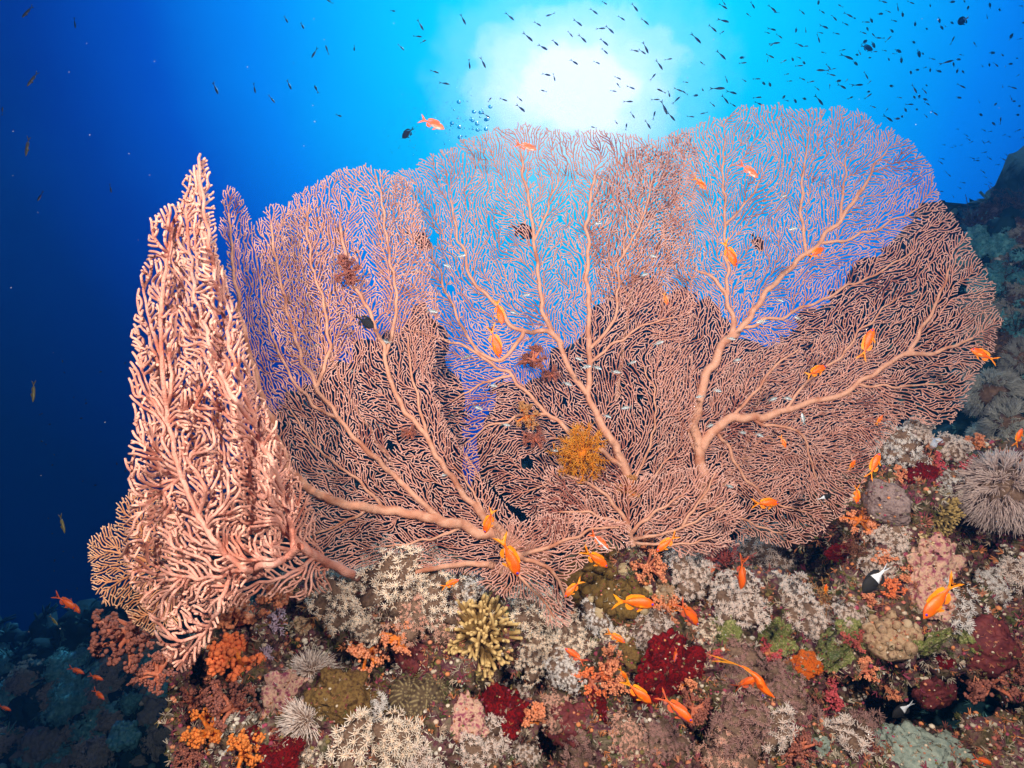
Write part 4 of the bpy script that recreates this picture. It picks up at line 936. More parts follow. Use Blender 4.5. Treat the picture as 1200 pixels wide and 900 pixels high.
on_fan('tree_soft_coral', 'fine/3', ('tan', 'cstem'), 616, 490, 20, Ycent(616, 490), 'tan tuft growing on the middle fan left of the yellow ball', SC)
on_fan('tree_soft_coral', 'fine/1', ('dusk', 'pstem'), 626, 515, 16, Ycent(626, 515), 'darker lower tuft directly beneath the tan tuft on the middle fan', SC)
on_fan('tree_soft_coral', 'fine/2', ('dusk', 'pstem'), 624, 425, 20, Ycent(624, 425), 'pinkish brown tuft in the middle fan near its fork', SC)
on_fan('tree_soft_coral', 'fine/1', ('dusk', 'pstem'), 645, 440, 13, Ycent(645, 440), 'smaller pinkish tuft just right of the brown tuft near the fork', SC)
on_fan('tree_soft_coral', 'fine/3', ('dusk', 'pstem'), 408, 322, 22, Yleft(408, 322), 'brown tuft high on the left middle fan at a stem tip', SC)
on_fan('tree_soft_coral', 'fine/2', ('tan', 'cstem'), 735, 574, 18, Ycent(735, 574), 'orange brown tuft at the foot of the upright stem', SC)
on_fan('tree_soft_coral', 'fine/1', ('dusk', 'pstem'), 480, 508, 11, Yleft(480, 508), 'small dark tuft on the long stem of the left middle fan', SC)
on_fan('feather_soft_coral', 'feather/3', ('brown',), 350, 625, 12, 1.85, 'small brown fuzzy tuft between the folded fan and its neighbour', SC)

# bushes along the dark slope at the right edge, silhouette shade put into their colour
for i, (px, py, s_, lb) in enumerate([(1140, 262, 30, 'dark bush at the left end of the far right skyline'), (1172, 245, 26, 'dark bush on the far right skyline beside the first'), (1194, 238, 30, 'dark bush on the far right skyline cut by the picture edge'), (1176, 330, 34, 'dark bush halfway down the far right slope'), (1192, 390, 30, 'dim bush at the right picture edge above the slate shaggy corals')]):
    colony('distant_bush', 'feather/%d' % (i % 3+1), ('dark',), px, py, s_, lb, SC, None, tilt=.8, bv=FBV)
# distant mounds on the far slopes
k_ = 0
def mounds(n, box, sz, mats, label, group):
    global k_
    rg = random.Random(5+k_)
    for i in range(n):
        k_ += 1; px, py = rg.uniform(box[0], box[2]), rg.uniform(box[1], box[3])
        colony('distant_coral', rg.choice(['bushy/1', 'bushy/2', 'bushy/3', 'lump/1', 'knob/1']), (rg.choice(mats),), px, py, rg.uniform(*sz), label, SC, group, tilt=.4, bv=FBV)
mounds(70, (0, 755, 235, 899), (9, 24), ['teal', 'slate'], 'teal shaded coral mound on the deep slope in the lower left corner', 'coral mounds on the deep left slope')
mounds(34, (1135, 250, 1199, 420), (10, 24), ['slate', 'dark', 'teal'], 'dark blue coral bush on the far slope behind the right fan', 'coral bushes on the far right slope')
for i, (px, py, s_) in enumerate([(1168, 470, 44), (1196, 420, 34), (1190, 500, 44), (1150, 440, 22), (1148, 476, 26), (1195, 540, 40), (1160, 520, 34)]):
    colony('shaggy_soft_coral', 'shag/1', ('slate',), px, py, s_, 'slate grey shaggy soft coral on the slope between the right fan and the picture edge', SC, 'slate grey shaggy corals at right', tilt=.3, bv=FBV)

# ------------------------------------------------------------------ fine growth covering the rock (uncountable)
def turf(name, n, box, bv, palette, smin, smax, seed):
    rg = np.random.default_rng(seed); rr = random.Random(seed); mb = MB(); c = 0; cols = [s2l(p) for p in palette]
    for i in range(n):
        px, py = rr.uniform(box[0], box[2]), rr.uniform(box[1], box[3]); h = hit(px, py, bv)
        if h is None: continue
        p, nn = h; nn = np.array(nn); p0 = np.array(p); s_ = rr.uniform(smin, smax)*p.y/F
        zone = noise.noise(p*7)*.5+.5; kk = int(min(.999, max(0, zone*1.6-.3+rr.gauss(0, .12)))*len(cols)); col = np.array(cols[kk])*rr.uniform(.75, 1.25)
        kind = rr.random()
        if kind < .62:       # tuft
            for t in range(5):
                d = nn + rg.normal(size=3)*.55; d /= np.linalg.norm(d)
                t_ = np.linspace(0, 1, 3)[:, None]; pts = p0-nn*s_*.1+d*s_*1.5*t_; m0 = mb.n
                T = MB(); tube(T, pts, np.array([.16, .15, .07])*s_, 3)
                for v, f in [(T.v[0], None)]: mb.add(v, T.f[0], np.array([col*.8]*len(v))); 
                mb.f.append(T.f[1]+m0); mb.m.append(T.m[1])
        elif kind < .94:      # pebbly crust
            v, f = ICO1; q = v*(1+.3*rg.random(len(v)))[:, None]*s_*np.array([.55, .55, .45]); mb.add(p0+q, f, np.array([col]*len(v)))
        else:                # cluster of grains
            for t in range(4):
                v, f = ICO1; e = rg.normal(size=3); mb.add(p0+e*s_*.5+nn*s_*.1+v*s_*rr.uniform(.16, .32), f, np.array([np.minimum(col, .5)]*len(v)))
    m = mat(name, [(.75, .75, .75), (1, 1, 1)], 60, bump=0, attr='col'); o = link(name, mb.mesh(name, m)); tag(o, kind='stuff', label='fine mixed turf and crust of many colours covering the reef rock'); return o
PAL = [(70, 44, 36), (150, 108, 80), (226, 204, 178), (186, 108, 92), (224, 146, 108), (138, 120, 70), (224, 206, 180), (168, 76, 96), (104, 108, 56), (230, 146, 92), (212, 184, 160), (84, 52, 48), (234, 222, 204)]
turf('reef_turf', 17000, (182, 500, 1230, 930), RBV, PAL, 2.2, 6.0, 3)
# grains and tufts that creep over the crusts, sponges and cushions
dv, df, dn = [], [], 0
for o in DEC:
    mw = o.matrix_world; me = o.data; dv += [mw @ v.co for v in me.vertices]; df += [tuple(i+dn for i in p.vertices) for p in me.polygons]; dn += len(me.vertices)
DBV = BVHTree.FromPolygons(dv, df)
for v_ in (0,):
    base_hit = hit
    def hit(px, py, bv=None):
        if bv is not DBV: return base_hit(px, py, bv)
        a, b = base_hit(px, py, DBV), base_hit(px, py, RBV)
        if a is None or (b is not None and b[0].y < a[0].y): return None
        return a
turf('crust_turf', 6500, (205, 500, 1230, 930), DBV, PAL[:-1], 1.4, 3.4, 5)['label'] = 'fine turf creeping over sponges and crusts'
turf('distant_turf', 3500, (-20, 230, 1230, 910), FBV, [(50, 96, 104), (80, 136, 140), (30, 60, 68), (100, 160, 160)], 4, 11, 4)['label'] = 'fine growth covering the distant reef slopes'  # palette carries the tint of the water over the far slopes
# ------------------------------------------------------------------ the water itself, fading far things to blue
hz = MB(); x0, x1, y0, y1, z0, z1 = -9, 11, -1.2, 10.5, -7.5, 3.6
V = [(x0, y0, z0), (x1, y0, z0), (x1, y1, z0), (x0, y1, z0), (x0, y0, z1), (x1, y0, z1), (x1, y1, z1), (x0, y1, z1)]
hz.add(V, [(0, 3, 2, 1), (4, 5, 6, 7), (0, 1, 5, 4), (1, 2, 6, 5), (2, 3, 7, 6), (3, 0, 4, 7)])
hm = bpy.data.materials.new('water_haze'); hm.use_nodes = True; t = hm.node_tree; t.nodes.clear()
pv = N(t, 'ShaderNodeVolumePrincipled'); pv.inputs['Density'].default_value = .03; pv.inputs['Color'].default_value = (.04, .36, .95, 1); pv.inputs['Anisotropy'].default_value = .7
o_ = N(t, 'ShaderNodeOutputMaterial'); L(t, pv.outputs[0], o_.inputs['Volume'])
h_ = link('haze', hz.mesh('haze', hm, smooth=False)); tag(h_, kind='stuff')
# ------------------------------------------------------------------ fish
def fish_mesh(name, mats, H=.29, T=.15, bend=0.0, fork=.55, fins=True, dorsal=.055, ts=1.0, half=None, n=18, ns=12, stripe=False):
    """one continuous fish, nose at +X; mats: back, belly, fin. length 1"""
    mb = MB(); xs = np.linspace(0, 1, n)
    prof = np.interp(xs, [0, .03, .10, .22, .38, .55, .70, .80, .87, 1], [.0, .16, .5, .86, 1.0, .9, .62, .36, .22, .20])
    th = np.arange(ns)*2*math.pi/ns
    def cl(x): return bend*(x-.35)**2*np.sign(x-.35)
    xx = xs*.80; V = []
    for x, p in zip(xx, prof):
        c = np.array([.5-x, cl(x), 0]); hh = H/2*max(p, .02); tt = T/2*max(p, .02)*(1 if x < .6 else .8)
        for a in th:
            V.append(c + np.array([0, tt*math.cos(a), hh*math.sin(a)*(1.0 if math.sin(a) > 0 else .95)+ (.02*p*(1-x))]))
    V = np.array(V); i = np.arange(n-1)[:, None]*ns; j = np.arange(ns)[None]; jn = (j+1) % ns
    Fq = np.stack([i+j, i+ns+j, i+ns+jn, i+jn], -1).reshape(-1, 4)
    cz = V[Fq].mean(1)[:, 2]; cx = V[Fq].mean(1)[:, 0]
    if half is not None: mi = (cx < half).astype(int)
    elif stripe: mi = (cz < 0.01).astype(int)
    else: mi = (cz < -.065*H/.32).astype(int)
    for m in (0, 1):
        k = mi == m
        if k.any():
            mb.f.append(Fq[k]+0); mb.m.append(np.full(k.sum(), m))
    mb.v.append(V.astype(np.float32)); mb.a.append(np.zeros(len(V), np.float32)); mb.n = len(V)
    def fin(pts, th_=.004, wv=0.0, mi=2):   # a thin fin with real thickness
        pts = np.array(pts); k = len(pts); c = pts.mean(0)
        y = np.array([cl(.5-p[0]) for p in pts]); A = np.stack([pts[:, 0], y+th_, pts[:, 1]], 1); B = np.stack([pts[:, 0], y-th_, pts[:, 1]], 1)
        A[:, 1] += wv*(np.arange(k) % 2-.5)
        V_ = np.vstack([A, B, [[c[0], cl(.5-c[0])+th_, c[1]], [c[0], cl(.5-c[0])-th_, c[1]]]]); a = np.arange(k); b = (a+1) % k
        mb.add(V_, np.vstack([np.stack([a, b, np.full(k, 2*k)], 1), np.stack([b+k, a+k, np.full(k, 2*k+1)], 1)]), m=mi)
        mb.add(V_, np.stack([a, a+k, b+k, b], 1), m=mi)
    f_ = fork
    tl_ = [(-.28, .03), (-.36, .055), (-.50, .11+.07*f_), (-.60, .14+.09*f_), (-.50, .075), (-.40, .012), (-.40, -.012), (-.50, -.075), (-.58, -.14-.08*f_), (-.50, -.11-.06*f_), (-.36, -.055), (-.28, -.03)]
    fin([(-.28+(x+.28)*(.55+.45*ts), z*ts) for x, z in tl_], mi=1 if half is not None else 2)
    if fins:
        fin([(.24, H*.42), (.20, H*.5+dorsal*.7), (.1, H*.5+dorsal), (-.02, H*.5+dorsal*.75), (-.14, H*.42+dorsal*.95), (-.24, H*.22+dorsal*.9), (-.24, H*.12), (-.1, H*.32), (.05, H*.44)])
        fin([(.0, -H*.44), (-.06, -H*.5-dorsal*.6), (-.16, -H*.42-dorsal*.9), (-.23, -H*.2-dorsal*.6), (-.22, -H*.12)])
        fin([(.22, -H*.42), (.11, -H*.5-dorsal*1.2), (.07, -H*.5-dorsal*1.0), (.12, -H*.44)])
        for s in (-1, 1):      # pectoral fins stand off the flanks
            V_ = np.array([(.24, s*T*.42, -.03), (.10, s*(T*.5+.03), -.02), (.08, s*(T*.5+.035), -.05), (.12, s*(T*.5+.015), -.075), (.2, s*(T*.44-.004), -.07), (.12, s*(T*.5+.026), -.035)])
            mb.add(V_, [(0, 1, 5), (1, 2, 5), (2, 3, 5), (3, 4, 5), (4, 0, 5)], m=2)
    return mb.mesh(name, mats)
def fm(name, c, c2=None, rough=.4, bump=0): return mat(name, [s2l(c), s2l(c2 or tuple(v*.85 for v in c))], 6, rough=rough, bump=.15, bscale=60, spec=.5)
ORG, ORB, ORF = fm('orange_scales', (244, 110, 6), (236, 88, 8)), fm('golden_belly', (246, 140, 20), (240, 124, 40)), fm('yellow_fin', (240, 160, 20), (236, 120, 16))
REDM, VIO, REDF = fm('red_scales', (216, 80, 14), (226, 98, 14)), fm('violet_belly', (190, 78, 66), (150, 64, 100)), fm('purple_fin', (220, 104, 24), (190, 80, 60))
PEA, PEB = fm('salmon_scales', (240, 130, 80), (236, 104, 60)), fm('pale_belly', (250, 220, 210), (240, 180, 160))
EYEV, EYEW = fm('violet_eye', (96, 40, 190)), fm('dark_pupil', (12, 8, 20), rough=.15)
DK1, DK2, DK3 = fm('shaded_back', (40, 44, 48)), fm('shaded_belly', (120, 84, 84)), fm('shaded_fin', (50, 54, 60))  # silhouette shade against the bright water, put into the shoal's colours
DKB, WHT = fm('black_scales', (16, 13, 14), rough=.8), fm('white_scales', (236, 240, 246))
SLV, SLW = fm('silver_scales', (150, 165, 165), rough=.2), fm('silver_belly', (235, 240, 245), rough=.2)
OLV, OLB = fm('olive_scales', (120, 110, 50)), fm('yellow_belly', (190, 160, 70))
def eyes(me_name, T, r=.028, H=.32):
    a = MB(); blob(a, ICO2, (0, 0, 0), r, 0, sq=(1, .5, 1)); ring = a.mesh('eye', EYEV)
    b = MB(); blob(b, ICO1, (0, 0, 0), r*.55, 0, sq=(1, .5, 1)); pup = b.mesh('pupil', EYEW); return ring, pup
EY = eyes('eye', .15)
def fish_root(name, me, eye=True, T=.15):
    o = link(name, me)
    if eye:
        for s in (-1, 1):
            e = link('eye', EY[0], o); e.location = (.405, s*T*.235, .03)
            p = link('pupil', EY[1], e); p.location = (.004, s*.008, 0)
    return o
FK = {}
for b_, sx in ((0.0, 's'), (.45, 'l'), (-.45, 'r')):
    FK['o'+sx] = fish_root('anthias_fish', fish_mesh('anthias_fish', [ORG, ORB, ORF], bend=b_))
    FK['v'+sx] = fish_root('anthias_fish', fish_mesh('anthias_fish', [REDM, VIO, REDF], bend=b_, H=.27))
FK['bent'] = fish_root('anthias_fish', fish_mesh('anthias_fish', [ORG, ORG, ORF], bend=1.5, H=.26, T=.19, fork=.9))
FK['p'] = fish_root('anthias_fish', fish_mesh('anthias_fish', [PEA, PEB, PEA], bend=.2, H=.27))
FK['w'] = fish_root('anthias_fish', fish_mesh('anthias_fish', [REDM, WHT, REDM], bend=.3, H=.24, stripe=True), False)
FK['thin'] = fish_root('slender_fish', fish_mesh('slender_fish', [OLV, OLB, OLV], H=.15, T=.1, dorsal=.02, ts=.6), False)
FK['bw'] = fish_root('two_tone_fish', fish_mesh('two_tone_fish', [DKB, WHT, DKB], H=.40, T=.17, fork=0, half=.02, dorsal=.04, ts=.55), False)
FK['dark'] = fish_root('dark_fish', fish_mesh('dark_fish', [DKB, DKB, DKB], H=.44, T=.18, dorsal=.06, fork=.1, ts=.7), False)
FK['silver'] = fish_root('glass_fish', fish_mesh('glass_fish', [SLV, SLW, SLV], H=.30, T=.12, dorsal=.04, n=10, ns=8, stripe=True), False)
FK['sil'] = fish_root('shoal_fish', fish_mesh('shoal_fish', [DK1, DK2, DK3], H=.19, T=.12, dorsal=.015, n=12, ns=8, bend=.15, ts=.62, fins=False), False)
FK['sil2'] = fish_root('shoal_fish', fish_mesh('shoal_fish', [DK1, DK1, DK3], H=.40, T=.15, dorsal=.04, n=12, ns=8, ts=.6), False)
PROTO_FISH = set(FK.values()); USED = set()
def fish(k, px, py, ln, ang, Y, label=None, cat='fish', group=None, yaw=None, roll=0):
    src = FK[k]
    if src in USED: o = copy_tree(src)
    else: o = src; USED.add(src)
    a = ang % 360; left = 90 < a < 270
    yw = random.uniform(-.3, .3) if yaw is None else yaw
    if left: m = Matrix.Rotation(R(180-a), 4, 'Y') @ Matrix.Rotation(math.pi+yw, 4, 'Z')
    else: m = Matrix.Rotation(R(-a), 4, 'Y') @ Matrix.Rotation(yw, 4, 'Z')
    if left: m = Matrix.Rotation(-R(a-180), 4, 'Y') @ Matrix.Rotation(math.pi+yw, 4, 'Z')
    if k == 'bent': roll = R(-80)
    if k == 'vl' : roll = R(60)
    m = m @ Matrix.Rotation(roll, 4, 'X'); s_ = ln*Y/F/1.1
    o.matrix_world = Matrix.Translation(P(px, py, Y)) @ m @ Matrix.Diagonal((s_, s_, s_, 1))
    tag(o, label, cat, group); return o
ANT = [
 ('p', 507, 145, 36, -28, 1.7, 'salmon orange fish in open water just left below the sun'),
 ('p', 617, 172, 28, -15, 1.75, 'salmon fish at the top edge of the middle fan under the sun'),
 ('ol', 821, 215, 22, -50, 1.8, 'small orange fish over the upper left part of the right fan'),
 ('p', 878, 200, 30, -40, 1.75, 'pink and white fish over the top of the right fan'),
 ('or', 855, 298, 38, -56, 1.7, 'yellow orange fish above the trunk fork of the right fan'),
 ('os', 957, 296, 28, 30, 1.8, 'orange fish beside the upper trunk of the right fan'),
 ('ol', 585, 366, 34, -78, 1.75, 'upper of two upright orange fish over the middle fan'),
 ('os', 580, 401, 42, -74, 1.7, 'lower of two upright orange fish over the middle fan'),
 ('or', 780, 351, 16, -70, 1.8, 'tiny orange fish between the middle and right fans'),
 ('os', 1017, 402, 42, 68, 1.7, 'orange fish swimming steeply upward over the right fan'),
 ('or', 956, 435, 34, 22, 1.72, 'plump orange fish left of the steep one over the right fan'),
 ('os', 1152, 416, 36, 155, 1.75, 'orange fish at the right rim of the right fan, facing left'),
 ('ol', 573, 611, 34, -108, 1.6, 'orange fish pointing down above the slim one near the fan foot'),
 ('or', 597, 652, 58, -68, 1.55, 'long slim orange fish diving over the left fan foot'),
 ('os', 528, 684, 24, 20, 1.5, 'orange fish with yellow belly above the cream bushy corals'),
 ('os', 781, 637, 34, 218, 1.55, 'orange fish above the crest near the grey patch, facing down left'),
 ('os', 698, 655, 42, -38, 1.5, 'orange fish in front of the top of the olive knobbly coral'),
 ('ol', 671, 690, 30, 225, 1.5, 'plump orange fish at the left edge of the olive knobbly coral'),
 ('w', 703, 635, 30, -42, 1.6, 'red and white striped fish above the olive knobbly coral'),
 ('or', 744, 706, 56, -10, 1.4, 'orange fish with long yellow tail right of the olive knobbly coral'),
 ('vs', 807, 720, 46, -52, 1.45, 'orange red fish with violet belly below the grey patch'),
 ('vl', 868, 673, 42, -82, 1.45, 'narrow curved orange fish before the lower grey domes'),
 ('vs', 673, 768, 30, 148, 1.45, 'purple and orange fish facing up left in the lower middle'),
 ('os', 722, 747, 26, -28, 1.5, 'small orange fish above the peach tree corals'),
 ('ol', 748, 812, 42, -38, 1.4, 'orange fish overlapping the left rim of the largest red sponge'),
 ('vs', 793, 831, 50, -38, 1.35, 'lowest orange fish, just beneath the largest red sponge'),
 ('bent', 888, 792, 62, -72, 1.35, 'sharply curved orange fish with a long yellow tail at lower right'),
 ('vs', 876, 800, 36, 30, 1.42, 'purple orange fish half hidden behind the sharply curved fish'),
 ('os', 1101, 703, 66, 226, 1.4, 'largest orange fish, facing down left at the right slope'),
 ('os', 1025, 545, 36, 60, 1.6, 'orange fish at the lower rim of the right fan, heading up'),
 ('os', 898, 590, 38, -2, 1.65, 'orange fish level over the bottom of the right fan'),
 ('ol', 999, 545, 16, 70, 1.75, 'tiny yellow orange fish left of the fan rim fish'),
 ('os', 1004, 580, 24, -86, 1.6, 'small orange fish pointing straight down beside the lavender plate'),
 ('vs', 77, 706, 32, -38, 1.9, 'dim orange fish in the blue left of the small pale fan'),
 ('vs', 88, 712, 22, -40, 2.1, 'dim orange fish right behind its neighbour at far left'),
 ('vs', 90, 786, 20, -32, 2.4, 'dim orange fish over the deep left slope, upper left one'),
 ('vs', 113, 794, 18, -32, 2.4, 'dim orange fish over the deep left slope beside the dusty coral'),
 ('vs', 116, 814, 20, -36, 2.4, 'dim orange fish over the deep left slope, lowest one'),
 ('vs', 6, 830, 16, -36, 2.4, 'dim orange fish at the left picture edge over the slope'),
 ('os', 1194, 512, 24, 70, 1.8, 'orange fish cut by the right edge before the grey shaggy corals'),
 ('ol', 918, 518, 16, -70, 1.8, 'tiny yellow fish under the side branch of the right fan'),
 ('ol', 730, 790, 16, -60, 1.4, 'little orange fish at the left above the red sponge'),
 ('vl', 792, 768, 18, -110, 1.45, 'little orange and violet fish at the top of the largest red sponge'),
 ('os', 968, 690, 14, 90, 1.7, 'tiny orange fish before the dark hollow left of the right slope'),
 ('vs', 1152, 892, 26, -20, 1.6, 'dim red fish at the bottom edge in the right shade'),
 ('ol', 1031, 492, 14, 60, 1.85, 'faint tiny orange fish near the lower right of the right fan'),
 ('thin', 73, 614, 26, -72, 2.0, 'olive slender fish in the blue left of the small pale fan'),
 ('thin', 63, 727, 18, -42, 2.2, 'olive slender fish below the dim orange pair at far left'),
 ('thin', 39, 459, 28, -88, 2.2, 'slender yellow fish hanging upright in the dark blue at left'),
 ('bw', 1026, 679, 50, 222, 1.45, 'large black fish with white tail on the right slope'),
 ('bw', 966, 583, 18, 20, 1.8, 'small black and white fish over the bottom of the right fan'),
 ('bw', 1058, 832, 34, 215, 1.95, 'white tailed dark fish inside the dark cave'),
 ('silver', 941, 491, 16, 100, 1.85, 'round silver fish beneath the side branch of the right fan'),
 ('dark', 478, 156, 20, 215, 2.4, 'stout black fish left of the salmon fish near the sun'),
 ('dark', 427, 377, 30, -32, 1.75, 'black fish over the left middle fan near its stem'),
 ('dark', 507, 380, 16, -80, 2.0, 'small black fish right of the larger black fish'),
 ('dark', 490, 281, 40, -35, 2.5, 'dark fish seen through the twigs left of the middle stem'),
 ('dark', 612, 271, 38, -30, 2.5, 'dark fish seen through the middle fan right of its stem'),
 ('dark', 857, 447, 44, -60, 2.4, 'dark fish seen through the right fan beside its trunk'),
 ('dark', 887, 284, 28, -55, 2.5, 'dark fish seen through the upper right fan'),
 ('bw', 1129, 24, 24, 215, 3.0, 'black fish with pale tail in the blue at the top right'),
 ('bw', 1133, 250, 20, 20, 3.4, 'left of two white tailed fish above the far right slope'),
 ('bw', 1157, 250, 20, 25, 3.4, 'right of two white tailed fish above the far right slope'),
 ('thin', 32, 172, 26, -112, 2.6, 'slender pale fish in the upper left blue'),
 ('thin', 38, 93, 24, -118, 2.6, 'slender pale fish above the other in the upper left blue'),
 ('thin', 32, 14, 22, -140, 2.6, 'slender greyish fish at the top left corner'),
]
for a in ANT: fish(*a)
# silvery glassfish inside the fans
GL = [(488,318),(507,365),(603,367),(437,379),(452,400),(547,418),(487,457),(444,459),(413,435),(500,503),(474,507),(445,498),(520,557),(593,498),(578,452),(665,450),(679,421),(687,430),(700,431),(722,436),(741,425),(712,488),(734,478),(772,402),(857,397),(864,422),(820,465),(832,499),(906,468),(923,467),(890,510),(935,373),(892,377),(369,405),(375,438),(336,461),(398,498),(386,552),(360,356),(525,312),(616,346),(755,322),(765,300),(700,262),(918,230),(930,268),(914,352),(841,458),(870,507),(855,570),(650,528),(560,478),(540,300),(405,600)]
for i, (x, y) in enumerate(GL):
    fish('silver', x, y, random.uniform(10, 14), random.choice([10, 20, -20, -10, 190, 160]), 1.86+.05*random.random(), 'tiny silvery fish sheltering against the pink fan twigs', 'fish', 'tiny silvery fish among the sea fans')
# the shoal against the light: (tile origin x, y, scale) then (x, y, length, angle) read inside the tile
T1 = [(95,270,110,-40),(285,45,80,-35),(290,20,50,-60),(285,145,100,-32),(212,200,85,-32),(277,228,55,40),(272,388,100,-40),(138,446,50,-45),(420,405,45,5),(422,443,62,-10),(492,35,75,-70),(462,105,50,-50),(630,60,90,-50),(660,88,50,5),(628,206,85,0),(595,230,50,-40),(680,255,62,-28),(645,305,85,-8),(632,312,50,35),(615,394,75,-20),(598,422,36,-100),(710,432,50,22),(772,415,38,-70),(818,405,50,-5),(818,463,60,-8),(852,440,40,-70),(840,85,62,-28),(865,212,45,-85),(820,315,80,-48),(862,325,50,-10),(980,82,60,-20),(1065,125,70,-60),(995,188,90,-5),(968,230,50,-35),(955,270,70,-62),(1080,235,60,-38),(1145,168,62,-15),(1110,42,50,-40),(1165,105,80,-30),(990,370,45,-10),(1125,352,50,12),(1155,400,110,-36),(985,495,95,-8),(1025,470,60,-50),(1058,485,45,10),(1045,525,70,-28),(732,522,42,10),(752,570,44,0),(842,555,62,-8),(902,575,55,-3),(945,622,50,-45),(1035,605,48,75),(1095,570,45,8),(1152,566,40,45),(1120,608,95,-12),(520,555,60,-8),(568,585,45,-25),(612,592,45,-75),(432,565,50,-50),(308,560,55,-60),(245,622,120,-14),(345,650,95,-5),(300,700,90,-40),(355,738,60,-20),(210,735,55,-38),(90,672,42,0),(140,630,24,-50),(525,686,66,-4),(535,728,75,-16),(710,684,38,50),(732,708,44,0),(790,708,44,-50),(855,695,46,2),(960,705,110,-38),(1180,688,70,28),(1190,595,40,-20),(22,578,48,-5),(15,652,60,-22),(56,820,60,-8),(150,796,60,10),(955,15,40,-90),(797,210,40,-90)]
T2 = [(210,12,66,-25),(190,98,42,-10),(245,80,50,-50),(312,52,60,-68),(346,100,46,-85),(405,18,56,-28),(288,146,58,-5),(126,142,46,-60),(90,155,58,-15),(434,166,42,-90),(540,38,26,-80),(516,203,34,0),(270,217,46,-22),(70,230,56,-42),(100,205,40,-40),(145,250,56,-60),(190,268,66,0),(246,274,56,42),(80,295,58,38),(95,336,110,-14),(140,314,60,-50),(148,364,48,0),(45,370,46,-60),(25,385,40,10),(114,406,22,0),(220,356,42,-8),(315,358,56,-30),(286,378,30,-10),(337,420,52,-70),(248,416,30,-60),(423,297,46,2),(460,376,70,-50),(488,377,36,0),(556,414,48,-22),(505,475,38,20),(540,490,36,-80),(448,492,36,4),(405,512,40,85),(600,500,46,-42),(604,142,46,-75),(620,192,46,-60),(645,182,26,-50),(692,160,40,-12),(694,14,44,-10),(806,57,38,70),(780,8,26,-40),(940,118,40,-88),(960,40,46,-70),(1030,70,40,-5),(1180,42,50,8),(1195,160,26,0),(698,284,62,72),(855,312,50,-72),(655,438,95,8),(705,455,40,-60),(738,418,40,0),(760,386,38,-10),(732,497,40,75),(772,506,34,-60),(906,462,36,-85),(956,454,34,-80),(1002,454,60,-72),(976,372,48,0),(1048,386,34,-80),(1104,450,36,0),(1110,258,52,70),(1170,274,36,0),(1150,410,28,10),(1158,530,34,30),(1070,468,24,60),(1120,615,66,-40),(1110,690,44,-55),(1128,712,30,-10),(1166,746,30,10),(998,735,30,50),(1050,606,30,-60),(760,605,72,-32),(742,686,40,-35),(514,600,24,-20),(500,640,56,-55),(430,625,80,-58),(430,686,36,-70),(464,680,42,70),(508,700,40,-30),(518,728,54,-28),(396,734,70,2),(326,686,40,-20),(366,772,42,-40),(446,770,36,18),(572,795,66,-62),(510,815,46,-72),(236,772,44,50),(345,818,40,38),(308,835,42,-15),(245,832,100,-24),(138,750,50,-38),(104,676,66,35),(106,645,36,20),(90,530,70,-65),(114,578,38,45),(30,598,90,2),(270,605,46,10),(15,445,52,-30),(8,128,20,0),(895,806,46,-10),(988,872,42,-60),(1036,848,62,80),(1155,808,40,10),(884,714,30,-50)]
T3 = [(180,38,34,-30),(278,88,44,-58),(268,128,36,4),(210,166,36,-45),(288,146,28,30),(45,168,34,-85),(428,68,44,-62),(592,58,44,-36),(690,84,34,-35),(735,52,38,8),(656,130,50,-36),(708,166,50,-40),(752,150,44,-55),(805,120,30,-40),(848,136,44,-34),(832,80,44,-25),(888,40,40,-42),(925,10,30,-50),(912,100,40,-15),(944,104,44,-40),(924,148,44,-45),(926,180,36,-48),(985,64,34,-38),(1032,26,44,-58),(1068,76,40,-30),(1070,168,48,-58),(1058,182,36,-38),(1032,178,36,-30),(1118,228,46,-52),(1150,208,30,5),(1096,270,34,50),(818,218,44,-45),(898,220,30,-30),(720,262,44,-30),(748,272,30,-75),(712,320,30,-30),(450,225,38,-85),(498,220,44,-62),(328,252,36,-8),(362,293,44,-14),(522,350,28,60),(570,350,36,-28),(627,348,30,-45),(630,380,50,-45),(510,406,34,-30),(974,300,28,-60),(956,320,28,-20),(1018,308,36,-15),(972,274,30,-25),(1008,357,38,-6),(1024,405,30,-50),(1100,405,36,75),(1104,350,34,-5),(1125,320,40,-30),(1152,330,34,-85),(1178,352,40,40),(1185,316,36,-25),(1135,378,60,-65),(1160,410,46,-40),(1078,438,40,-50),(1002,445,32,78),(966,430,26,-65),(888,448,26,-20),(240,470,3,0)]
T4 = [(1005,68,40,-62),(1062,90,44,-62),(1106,186,46,48),(1150,176,36,-72),(894,310,38,-85),(955,348,38,-52),(1016,298,46,-65),(1112,314,44,-62),(757,310,54,-66),(1190,406,34,-30),(388,662,38,-80),(142,690,48,75),(262,80,42,-88),(8,390,34,80),(1160,6,30,-28)]
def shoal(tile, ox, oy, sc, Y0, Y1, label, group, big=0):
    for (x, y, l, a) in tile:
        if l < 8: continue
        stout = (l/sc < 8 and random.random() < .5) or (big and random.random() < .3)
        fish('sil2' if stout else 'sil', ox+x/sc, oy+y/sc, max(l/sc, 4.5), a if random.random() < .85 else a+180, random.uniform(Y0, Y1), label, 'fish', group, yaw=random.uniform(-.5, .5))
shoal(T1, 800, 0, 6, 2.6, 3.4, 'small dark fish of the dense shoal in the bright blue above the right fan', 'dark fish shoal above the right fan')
shoal(T2, 1000, 0, 6, 2.6, 3.6, 'small dark fish of the shoal in the deeper blue of the top right corner', 'dark fish shoal in the top right corner', 1)
shoal(T3, 400, 0, 3, 2.6, 3.2, 'small dark fish silhouetted in and around the white sun glare', 'dark fish around the sun glare')
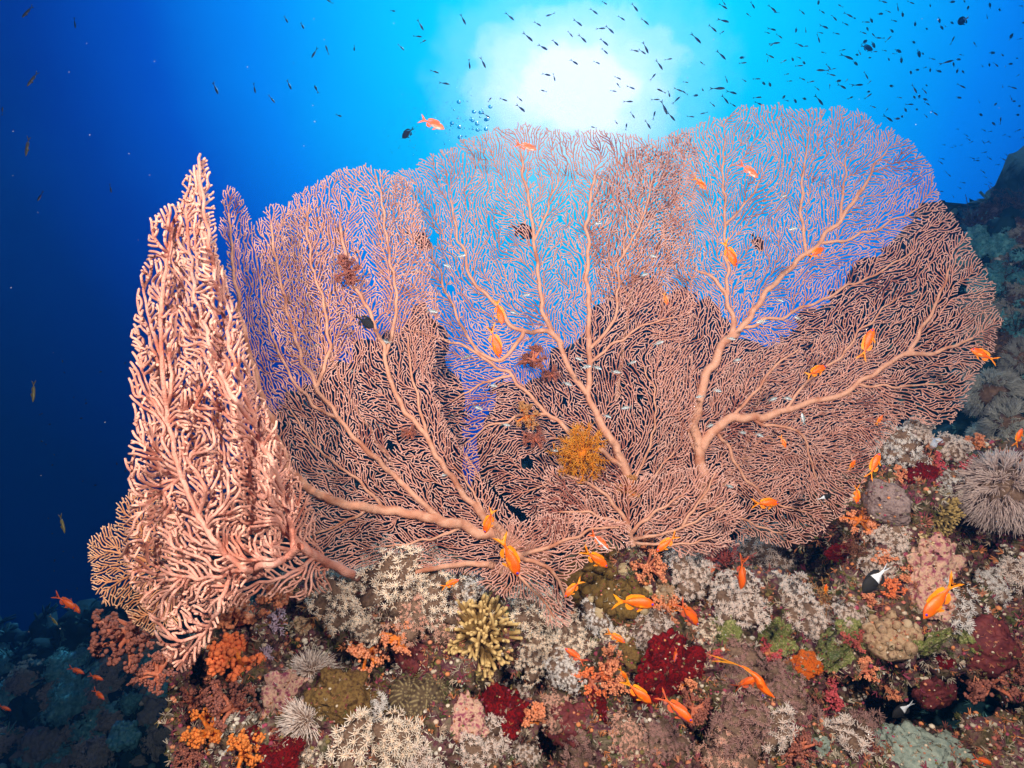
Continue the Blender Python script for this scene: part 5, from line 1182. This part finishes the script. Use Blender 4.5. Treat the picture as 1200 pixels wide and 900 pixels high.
shoal(T4, 0, 0, 3, 2.6, 3.2, 'lone small dark fish spread in the blue left of the sun', 'scattered dark fish in the left blue')
rq = random.Random(9)
for i in range(46):
    fish('sil', rq.uniform(1100, 1199), rq.uniform(150, 245), rq.uniform(4, 8), rq.uniform(-50, 30), rq.uniform(3.8, 4.6), 'very small dark fish swarming just above the far right slope', 'fish', 'tiny dark fish over the far right slope')
for i in range(34):
    fish('sil2', rq.gauss(90, 45), rq.uniform(420, 700), rq.uniform(3, 5), rq.uniform(-90, 90), rq.uniform(4.0, 5.0), 'faint speck sized dark fish in the deep blue left of the folded fan', 'fish', 'specks of fish in the deep left blue')
for k, o in FK.items():
    if o not in USED:
        for c in list(o.children_recursive): bpy.data.objects.remove(c)
        bpy.data.objects.remove(o)

# ------------------------------------------------------------------ air bubbles rising left of the sun
bb = MB(); rb = random.Random(4)
def bub(px, py, r, Y): v, f = ICO2; p = np.array(P(px, py, Y)); bb.add(p+v*np.array([1, 1, .75])*r*Y/F, f)
for i in range(420):
    x = rb.gauss(497, 28); y = 142+rb.gauss(0, 22)+(x-497)*-.1; bub(x, y, rb.uniform(.25, .6), rb.uniform(2.6, 3.0))
for i in range(60):
    x = rb.uniform(520, 575); bub(x, 146-(x-545)*.3+rb.gauss(0, 14), rb.choice([.6, .8, 1, 1.3, 2.6]), rb.uniform(2.6, 3.0))
gm = bpy.data.materials.new('air_bubble'); gm.use_nodes = True; b = gm.node_tree.nodes['Principled BSDF']
b.inputs['Transmission Weight'].default_value = 1; b.inputs['Roughness'].default_value = .02; b.inputs['IOR'].default_value = .9
o = link('bubbles', bb.mesh('bubbles', gm)); tag(o, kind='stuff', label='cloud of tiny air bubbles rising left of the sun')

# ------------------------------------------------------------------ drifting specks in the water
sk = MB(); rs = random.Random(12)
for i in range(170):
    px, py, Y = rs.uniform(0, 1200), rs.uniform(0, 900), rs.uniform(.8, 1.8); r = rs.uniform(.2, .5)*Y/F
    v, f = ICO1; sk.add(np.array(P(px, py, Y))+v*r, f)
o = link('drifting_specks', sk.mesh('drifting_specks', mat('speck', [(.55, .5, .45), (.4, .38, .35)], bump=0))); tag(o, kind='stuff', label='tiny pale specks drifting in the water')
